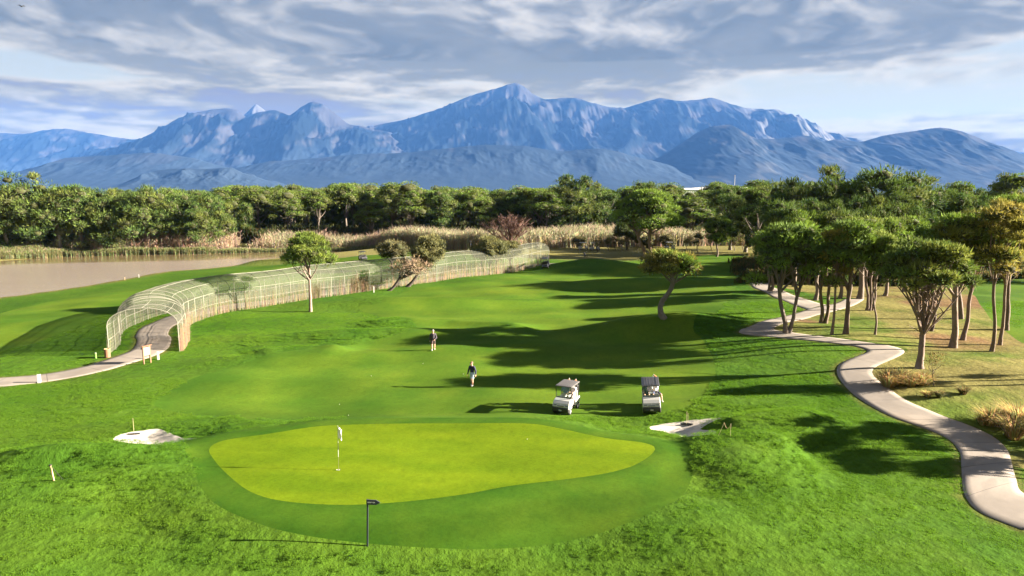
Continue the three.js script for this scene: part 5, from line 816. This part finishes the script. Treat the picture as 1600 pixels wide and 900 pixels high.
// ---------------------------------------------------------------- far white sheds, mast, and a bird
[[182.71, -760, 44, 15.2, 'left'], [212.38, -770, 20, 15.6, 'shortest'], [238.4, -780, 52, 16.3, 'right']].forEach(([x, z, w, h, l]) => {
  const t = thing('white_shed', 'long white shed far beyond the treeline, ' + l + ' of three', 'shed', x, -3.5, z, 0.05);
  mesh('wall', box(w, h + 1, 26, 0, (h + 1) / 2, 0, 0.1), paint(0.75, 0.76, 0.76, 0.7), t); const s = new THREE.Shape(); s.moveTo(-13.4, 0); s.quadraticCurveTo(0, 3.2, 13.4, 0); s.lineTo(-13.4, 0); mesh('roof', new THREE.ExtrudeGeometry(s, { depth: w + 0.8, bevelEnabled: false }).translate(0, 0, -w / 2 - 0.4).rotateY(Math.PI / 2).translate(0, h + 1, 0), paint(0.8, 0.8, 0.8, 0.6), t);
  for (let i = 0; i < 4; i++) mesh('door', box(3.4, 5, 0.3, -w * 0.36 + i * w * 0.24, 2.5, 13.05), M.grey, t);
});
{ const t = thing('mast', 'thin white mast rising behind the far treeline', 'mast', 0, 0, 0); t.position.set(...[257.93, -800].flatMap((v, i) => i ? [-3.5, v] : [v])); mesh('pole', cyl(0.45, 0.2, 32.5, 0, 0, 0, 10), M.white, t); mesh('lamp_head', box(1.6, 0.4, 0.5, 0, 32.6, 0), M.white, t); }
{
  const k = 62, x = (69 - 800) / 1067 * k, y = 13.5 + (295 - 34) / 1067 * k * 1.03, t = thing('bird', 'small dark bird flying alone in the upper left sky', 'bird', x, y, -k, 0.9), dark = paint(0.03, 0.03, 0.035, 0.8);
  const T = new Tris(); T.tube([[0, 0, -0.17], [0, 0.01, -0.1], [0, 0.0, 0.0], [0, 0.01, 0.1], [0, 0.03, 0.15], [0, 0.03, 0.19]], [0.012, 0.035, 0.05, 0.035, 0.026, 0.012], 8, [1, 1, 1]); T.tri([0, 0.01, -0.14], [-0.05, 0.01, -0.28], [0.05, 0.01, -0.28], [1, 1, 1]); T.tube([[0, 0.03, 0.185], [0, 0.025, 0.22]], [0.008, 0.002], 5, [1, 1, 1]);
  mesh('body', T.build(), dark, t);
  for (const s of [-1, 1]) { const W = new Tris(), a = [[0, 0.02, 0.07], [s * 0.14, 0.1, 0.08], [s * 0.3, 0.06, 0.0], [s * 0.16, 0.085, -0.06], [0, 0.02, -0.07]]; for (const dy of [0, 0.008]) for (const [i, j, q] of [[0, 1, 4], [1, 3, 4], [1, 2, 3]]) W.tri(...[a[i], a[j], a[q]].map((p) => [p[0], p[1] - dy, p[2]]), [1, 1, 1]); mesh('wing', W.build(), new THREE.MeshStandardMaterial({ color: 0x0c0c0e, side: THREE.DoubleSide }), t); }
}


// ---------------------------------------------------------------- people: a skeleton, a smooth field round it, meshed with surface nets
function surfaceNets(f, lo, hi, cell, shade) {
  const n = [0, 1, 2].map((k) => Math.ceil((hi[k] - lo[k]) / cell) + 2), S = n[0] * n[1] * n[2], v = new Float32Array(S), id = new Int32Array(S).fill(-1), pos = [], idx = [], col = [], I = (x, y, z) => x + n[0] * (y + n[1] * z);
  for (let z = 0; z < n[2]; z++) for (let y = 0; y < n[1]; y++) for (let x = 0; x < n[0]; x++) v[I(x, y, z)] = f(lo[0] + x * cell, lo[1] + y * cell, lo[2] + z * cell);
  for (let z = 0; z + 1 < n[2]; z++) for (let y = 0; y + 1 < n[1]; y++) for (let x = 0; x + 1 < n[0]; x++) {
    let neg = 0, sx = 0, sy = 0, sz = 0, c = 0; const q = [];
    for (let k = 0; k < 8; k++) { const w = v[I(x + (k & 1), y + (k >> 1 & 1), z + (k >> 2))]; q.push(w); if (w < 0) neg++; }
    if (!neg || neg === 8) continue;
    for (const [a, b] of [[0, 1], [2, 3], [4, 5], [6, 7], [0, 2], [1, 3], [4, 6], [5, 7], [0, 4], [1, 5], [2, 6], [3, 7]]) if ((q[a] < 0) !== (q[b] < 0)) { const t = q[a] / (q[a] - q[b]); sx += lerp(a & 1, b & 1, t); sy += lerp(a >> 1 & 1, b >> 1 & 1, t); sz += lerp(a >> 2, b >> 2, t); c++; }
    id[I(x, y, z)] = pos.length / 3; const p = [lo[0] + (x + sx / c) * cell, lo[1] + (y + sy / c) * cell, lo[2] + (z + sz / c) * cell]; pos.push(...p); if (shade) col.push(...shade(p));
  }
  const quad = (a, b, c, d, flip) => { if (a < 0 || b < 0 || c < 0 || d < 0) return; if (flip) idx.push(a, c, b, a, d, c); else idx.push(a, b, c, a, c, d); };
  for (let z = 1; z + 1 < n[2]; z++) for (let y = 1; y + 1 < n[1]; y++) for (let x = 1; x + 1 < n[0]; x++) {
    const s = v[I(x, y, z)] < 0;
    if (s !== v[I(x + 1, y, z)] < 0) quad(id[I(x, y - 1, z - 1)], id[I(x, y, z - 1)], id[I(x, y, z)], id[I(x, y - 1, z)], !s);
    if (s !== v[I(x, y + 1, z)] < 0) quad(id[I(x - 1, y, z - 1)], id[I(x - 1, y, z)], id[I(x, y, z)], id[I(x, y, z - 1)], !s);
    if (s !== v[I(x, y, z + 1)] < 0) quad(id[I(x - 1, y - 1, z)], id[I(x, y - 1, z)], id[I(x, y, z)], id[I(x - 1, y, z)], !s);
  }
  return geo(pos, idx, shade ? col : null);
}
const smin = (a, b, k) => { const h = clamp(0.5 + 0.5 * (b - a) / k); return lerp(b, a, h) - k * h * (1 - h); };
function cap(p, a, b, r0, r1, flat = 1) {
  const ex = b[0] - a[0], ey = b[1] - a[1], ez = (b[2] - a[2]) * flat, wx = p[0] - a[0], wy = p[1] - a[1], wz = (p[2] - a[2]) * flat, t = clamp((wx * ex + wy * ey + wz * ez) / (ex * ex + ey * ey + ez * ez || 1));
  return Math.hypot(wx - ex * t, wy - ey * t, wz - ez * t) - lerp(r0, r1, t);
}
const field = (bones, k, off = 0) => (p) => { let d = 1; for (const b of bones) d = smin(d, cap(p, b[0], b[1], b[2] + off, b[3] + off, b[4] ?? 1), k); return d; };
const bounds = (bones, m) => { const lo = [9, 9, 9], hi = [-9, -9, -9]; for (const b of bones) for (const q of [b[0], b[1]]) for (let k = 0; k < 3; k++) { lo[k] = Math.min(lo[k], q[k] - m); hi[k] = Math.max(hi[k], q[k] + m); } return [lo, hi]; };
const add = (a, d, l) => [a[0] + d[0] * l, a[1] + d[1] * l, a[2] + d[2] * l];
const dir = (down, out, fwd) => { const l = Math.hypot(down, out, fwd); return [out / l, -down / l, fwd / l]; };
const MT_SKIN = new THREE.MeshStandardMaterial({ vertexColors: true, roughness: 0.6 });
const cloth = (r, g, b) => paint(r, g, b, 0.85);
/* o: hipY, hips z, lean (forward), legs [[thigh dir, shin dir] left, right], arms [[upper, fore]], look [turn, nod], skin, clothes */
function person(name, label, x, y, z, turn, o) {
  const t = thing(name, label, 'person', x, y, z, turn), skin = o.skin ?? [0.5, 0.29, 0.2], H = o.hipY, ln = o.lean ?? 0;
  const up = (h, w = 0) => [w, H + h * Math.cos(ln), h * Math.sin(ln)];
  const torso = [[up(0.0), up(0.16), 0.125, 0.12, 1.25], [up(0.16), up(0.42), 0.122, 0.145, 1.3], [up(0.455, -0.14), up(0.455, 0.14), 0.068, 0.068], [up(0.44), up(0.6), 0.058, 0.052]];
  const legs = [], feet = [], arms = [], thighs = [], hands = [];
  [-1, 1].forEach((s, i) => {
    const hip = up(-0.01, s * 0.085), knee = add(hip, o.legs[i][0], 0.43), ank = add(knee, o.legs[i][1], 0.41), fd = o.feet?.[i] ?? [s * 0.15, -0.12, 1], l = Math.hypot(...fd), f = fd.map((v) => v / l);
    thighs.push([hip, knee, 0.085, 0.058]); legs.push([hip, knee, 0.082, 0.056], [knee, add(knee, o.legs[i][1], 0.16), 0.054, 0.056], [add(knee, o.legs[i][1], 0.16), ank, 0.056, 0.036]);
    feet.push([add(ank, f, -0.05), add(ank, f, 0.15), 0.042, 0.036]);
    const sh = up(0.44, s * 0.185), el = add(sh, o.arms[i][0], 0.29), wr = add(el, o.arms[i][1], 0.25);
    arms.push([sh, el, 0.052, 0.041], [el, wr, 0.041, 0.027]); hands.push([wr, o.arms[i][1], s]);
  });
  const parts = [];
  const all = [...torso, ...legs, ...feet, ...arms], [lo, hi] = bounds(all, 0.2), body = field(all, 0.035);
  const tint = () => skin;
  parts.push(surfaceNets((a, b, c) => body([a, b, c]), lo, hi, 0.018, tint));
  // head
  const hc = up(0.705), yaw = o.look?.[0] ?? 0, nod = o.look?.[1] ?? 0, cy = Math.cos(yaw), sy = Math.sin(yaw), cn = Math.cos(nod), sn = Math.sin(nod);
  const loc = (p) => { let X = p[0] - hc[0], Y = p[1] - hc[1], Z = p[2] - hc[2] - 0.01; const x2 = X * cy - Z * sy, z2 = X * sy + Z * cy; return [x2, Y * cn + z2 * sn, -Y * sn + z2 * cn]; };
  const ell = (p, c, r) => { const q = Math.hypot((p[0] - c[0]) / r[0], (p[1] - c[1]) / r[1], (p[2] - c[2]) / r[2]); return (q - 1) * Math.min(...r); };
  const head = (p0) => {
    const p = loc(p0), m = [Math.abs(p[0]), p[1], p[2]]; let d = ell(p, [0, 0.025, -0.01], [0.078, 0.098, 0.096]);
    d = smin(d, ell(p, [0, -0.045, 0.022], [0.058, 0.07, 0.068]), 0.03); d = smin(d, cap(p, [0, 0.012, 0.085], [0, -0.022, 0.103], 0.009, 0.014), 0.012);
    d = smin(d, ell(m, [0.08, 0.0, -0.01], [0.012, 0.03, 0.02]), 0.006); d = smin(d, cap(m, [0.012, 0.032, 0.08], [0.05, 0.03, 0.068], 0.009, 0.008), 0.014);
    d = Math.max(d, -(cap(m, [0.03, 0.012, 0.094], [0.032, 0.012, 0.094], 0.015, 0.015))); d = smin(d, cap(m, [0, -0.058, 0.086], [0.02, -0.06, 0.078], 0.007, 0.005), 0.008); return d;
  };
  const faceTint = (p0) => { const p = loc(p0), m = Math.abs(p[0]); if (Math.hypot(m - 0.031, p[1] - 0.012) < 0.013 && p[2] > 0.05) return Math.hypot(m - 0.031, p[1] - 0.012) < 0.006 ? [0.03, 0.02, 0.015] : [0.6, 0.57, 0.54]; if (m < 0.024 && Math.abs(p[1] + 0.059) < 0.008 && p[2] > 0.06) return [0.42, 0.16, 0.13]; if (m > 0.012 && m < 0.05 && Math.abs(p[1] - 0.034) < 0.005 && p[2] > 0.05) return [0.1, 0.06, 0.04]; return skin; };
  parts.push(surfaceNets((a, b, c) => head([a, b, c]), [hc[0] - 0.15, hc[1] - 0.17, hc[2] - 0.16], [hc[0] + 0.15, hc[1] + 0.16, hc[2] + 0.17], 0.0065, faceTint));
  // hands: palm, four fingers of their own length with a bend, a thumb from the side of the palm
  for (const [w, d, s] of hands) {
    const D = new THREE.Vector3(...d), side = new THREE.Vector3(0, 0, 1).addScaledVector(D, -D.z).normalize(); if (side.lengthSq() < 0.01) side.set(1, 0, 0); const palmN = new THREE.Vector3().crossVectors(D, side).multiplyScalar(s).normalize(), curl = o.curl ?? 0.35;
    const at = (a, b, c) => [w[0] + D.x * a + side.x * b + palmN.x * c, w[1] + D.y * a + side.y * b + palmN.y * c, w[2] + D.z * a + side.z * b + palmN.z * c], b = [];
    for (const q of [-0.026, -0.009, 0.009, 0.026]) b.push([at(0.0, q * 0.5, 0), at(0.082, q, 0), 0.017, 0.012]);
    const palm = b.slice(), chains = [];
    [[0.026, 0.036], [0.009, 0.043], [-0.009, 0.04], [-0.026, 0.031]].forEach(([q, l]) => { const a0 = at(0.085, q, 0), a1 = at(0.085 + l * 0.95, q * 1.12, l * curl), a2 = at(0.085 + l * (1.75 - curl * 0.9), q * 1.15, l * (curl * 2.6)); chains.push([[a0, a1, 0.0092, 0.0085], [a1, a2, 0.0085, 0.0068]]); });
    const t0 = at(0.022, 0.024, 0), t1 = at(0.055, 0.052, 0.014), t2 = at(0.083, 0.06, 0.026); chains.push([[t0, t1, 0.0125, 0.0105], [t1, t2, 0.0105, 0.008]]);
    const fp = field(palm, 0.012), ff = chains.map((c) => field(c, 0.003)), [l2, h2] = bounds([...palm, ...chains.flat()], 0.03);
    parts.push(surfaceNets((a, bb, c) => { const p = [a, bb, c]; let e = 1; for (const g of ff) e = Math.min(e, g(p)); return smin(fp(p), e, 0.006); }, l2, h2, 0.0048, tint));
  }
  mesh('body', mergeGeometries(parts), MT_SKIN, t);
  // clothes follow the body and end at collar, cuffs and hems
  const topB = [...torso.slice(0, 3), ...arms.filter((_, i) => o.sleeve > 0.5 || i % 2 === 0)], top = field(topB, 0.04, 0.016), hem = up(-0.06)[1], cuffs = hands.map(([w, d]) => [w, d]);
  { const [l2, h2] = bounds(topB, 0.24), f = (p) => { let d = top(p); d = Math.max(d, hem - p[1]); d = Math.max(d, -(cap(p, up(0.47), up(0.7), 0.075, 0.09))); if (o.sleeve > 0.5) for (const [w, q] of cuffs) d = Math.max(d, Math.hypot(p[0] - w[0], p[1] - w[1], p[2] - w[2]) < 0.12 ? (p[0] - w[0]) * q[0] + (p[1] - w[1]) * q[1] + (p[2] - w[2]) * q[2] + 0.01 : -1); return d; };
    mesh('top', surfaceNets((a, b, c) => f([a, b, c]), l2, h2, 0.017), o.top, t); }
  { const B = [torso[0], ...thighs], len = o.trousers ? [...B, ...legs] : B, sh = field(len, 0.04, 0.02), [l2, h2] = bounds(len, 0.22), waist = up(0.1)[1], knees = thighs.map((q) => q[1]), tops = thighs.map((q) => q[0]);
    const f = (p) => { let d = Math.max(sh(p), p[1] - waist); if (!o.trousers) knees.forEach((k, i) => { const e = [k[0] - tops[i][0], k[1] - tops[i][1], k[2] - tops[i][2]], l = Math.hypot(...e); const u = ((p[0] - k[0]) * e[0] + (p[1] - k[1]) * e[1] + (p[2] - k[2]) * e[2]) / l + 0.06; if (Math.sign(p[0]) === (i ? 1 : -1)) d = Math.max(d, u); }); return d; };
    mesh(o.trousers ? 'trousers' : 'shorts', surfaceNets((a, b, c) => f([a, b, c]), l2, h2, 0.017), o.bottom, t); }
  feet.forEach((b) => { const B = [[b[0], b[1], 0.05, 0.043], [add(b[0], [0, -0.02, 0], 1), add(b[1], [0, -0.012, 0], 1), 0.045, 0.04]], g = field(B, 0.02), [l2, h2] = bounds(B, 0.08); mesh('shoe', surfaceNets((a, bb, c) => Math.max(g([a, bb, c]), b[0][1] - 0.066 - bb), l2, h2, 0.011), o.shoe ?? M.white, t); });
  const box3 = [[hc[0] - 0.18, hc[1] - 0.12, hc[2] - 0.2], [hc[0] + 0.18, hc[1] + 0.2, hc[2] + 0.27]];
  if (o.hair) mesh('hair', surfaceNets((a, b, c) => { const p = loc([a, b, c]); return Math.max(ell(p, [0, 0.028, -0.012], [0.087, 0.107, 0.104]), (p[2] - 0.02) * 0.8 - (p[1] - 0.03) * 0.9, -p[1] - 0.055); }, ...box3, 0.009), o.hair, t);
  if (o.cap) mesh('cap', surfaceNets((a, b, c) => { const p = loc([a, b, c]); let d = Math.max(ell(p, [0, 0.035, -0.012], [0.092, 0.1, 0.108]), 0.05 - p[1]); return Math.min(d, Math.max(ell(p, [0, 0.052, 0.1], [0.075, 0.012, 0.085]), -p[2] + 0.03)); }, ...box3, 0.008), o.cap, t);
  return t;
}
const LEG = (f, o = 0) => dir(1, o, f);
{
  const a = [-2.76, -45.95], b = [-6.49, -54.99];
  person('person', 'golfer in navy top, pale blue shorts and cap walking nearest on the fairway', a[0], groundHeight(...a), a[1], -0.45, { hipY: 0.885, lean: 0.05, legs: [[LEG(-0.12, -0.04), LEG(-0.25, -0.02)], [LEG(0.34, 0.04), LEG(0.05, 0.02)]], feet: [[-0.1, -0.45, 1], [0.1, 0.05, 1]], arms: [[dir(1, -0.22, 0.18), dir(1, -0.05, 0.5)], [dir(1, 0.26, -0.2), dir(1, 0.1, 0.15)]], look: [-0.3, 0.3], sleeve: 1, top: cloth(0.018, 0.018, 0.06), bottom: cloth(0.38, 0.47, 0.6), shoe: M.white, cap: cloth(0.2, 0.1, 0.08), hair: cloth(0.08, 0.05, 0.03) });
  person('person', 'golfer in dark jacket and dark shorts walking farther back on the fairway', b[0], groundHeight(...b), b[1], 0.1, { hipY: 0.89, lean: 0.03, legs: [[LEG(0.3, -0.04), LEG(0.08, 0)], [LEG(-0.16, 0.04), LEG(-0.3, 0)]], feet: [[-0.1, 0.0, 1], [0.1, -0.4, 1]], arms: [[dir(1, -0.25, -0.15), dir(1, -0.05, 0.2)], [dir(1, 0.28, 0.1), dir(0.5, -0.5, 0.6)]], look: [0.1, 0.2], sleeve: 1, top: cloth(0.05, 0.042, 0.06), bottom: cloth(0.05, 0.03, 0.03), shoe: M.white, hair: cloth(0.4, 0.38, 0.36) });
  const SIT = { lean: -0.12, legs: [[dir(0.12, -0.14, 1), dir(1, -0.02, 0.18)], [dir(0.12, 0.14, 1), dir(1, 0.02, 0.18)]], feet: [[-0.15, -0.05, 1], [0.15, -0.05, 1]] };
  const WHEEL = [[dir(0.7, 0.1, 0.75), dir(-0.1, 0.3, 1)], [dir(0.7, -0.02, 0.75), dir(-0.1, -0.12, 1)]], LAP = [[dir(1, -0.2, 0.25), dir(0.35, 0.35, 1)], [dir(1, 0.2, 0.25), dir(0.35, -0.35, 1)]];
  const seat = (cart, lx, label, o) => { cart.updateMatrixWorld(true); const p = cart.localToWorld(new THREE.Vector3(lx, 0.03, -0.42)); const q = person('person', label, p.x, p.y, p.z, 0, { hipY: 0.93, ...SIT, ...o }); q.quaternion.copy(cart.quaternion); q.scale.setScalar(0.93); return q; };
  seat(cartA, -0.26, 'passenger in blue shirt behind the windscreen of the left golf cart', { arms: LAP, look: [0.2, 0.1], sleeve: 0, top: cloth(0.1, 0.16, 0.3), bottom: cloth(0.6, 0.58, 0.55), hair: cloth(0.15, 0.1, 0.07), trousers: true });
  seat(cartA, 0.28, 'driver in pale shirt and light trousers on the sunny side of the left golf cart', { arms: WHEEL, look: [0.3, 0], sleeve: 0, top: cloth(0.62, 0.58, 0.62), bottom: cloth(0.6, 0.55, 0.5), hair: cloth(0.25, 0.18, 0.12), trousers: true });
  seat(cartB, -0.27, 'passenger in dark blue seen through the windscreen of the right golf cart', { arms: LAP, look: [0, 0.1], sleeve: 0, top: cloth(0.06, 0.08, 0.18), bottom: cloth(0.06, 0.06, 0.1), hair: cloth(0.05, 0.04, 0.03) });
  seat(cartB, 0.28, 'driver in white and navy with one leg out of the right golf cart', { arms: WHEEL, legs: [[dir(0.12, -0.1, 1), dir(1, 0, 0.18)], [dir(0.25, 0.75, 0.7), dir(1, 0.12, 0.12)]], look: [0.25, 0.05], sleeve: 0, top: cloth(0.62, 0.62, 0.7), bottom: cloth(0.03, 0.035, 0.1), cap: M.white, hair: cloth(0.06, 0.05, 0.04) });
}


renderer.render(scene, camera);
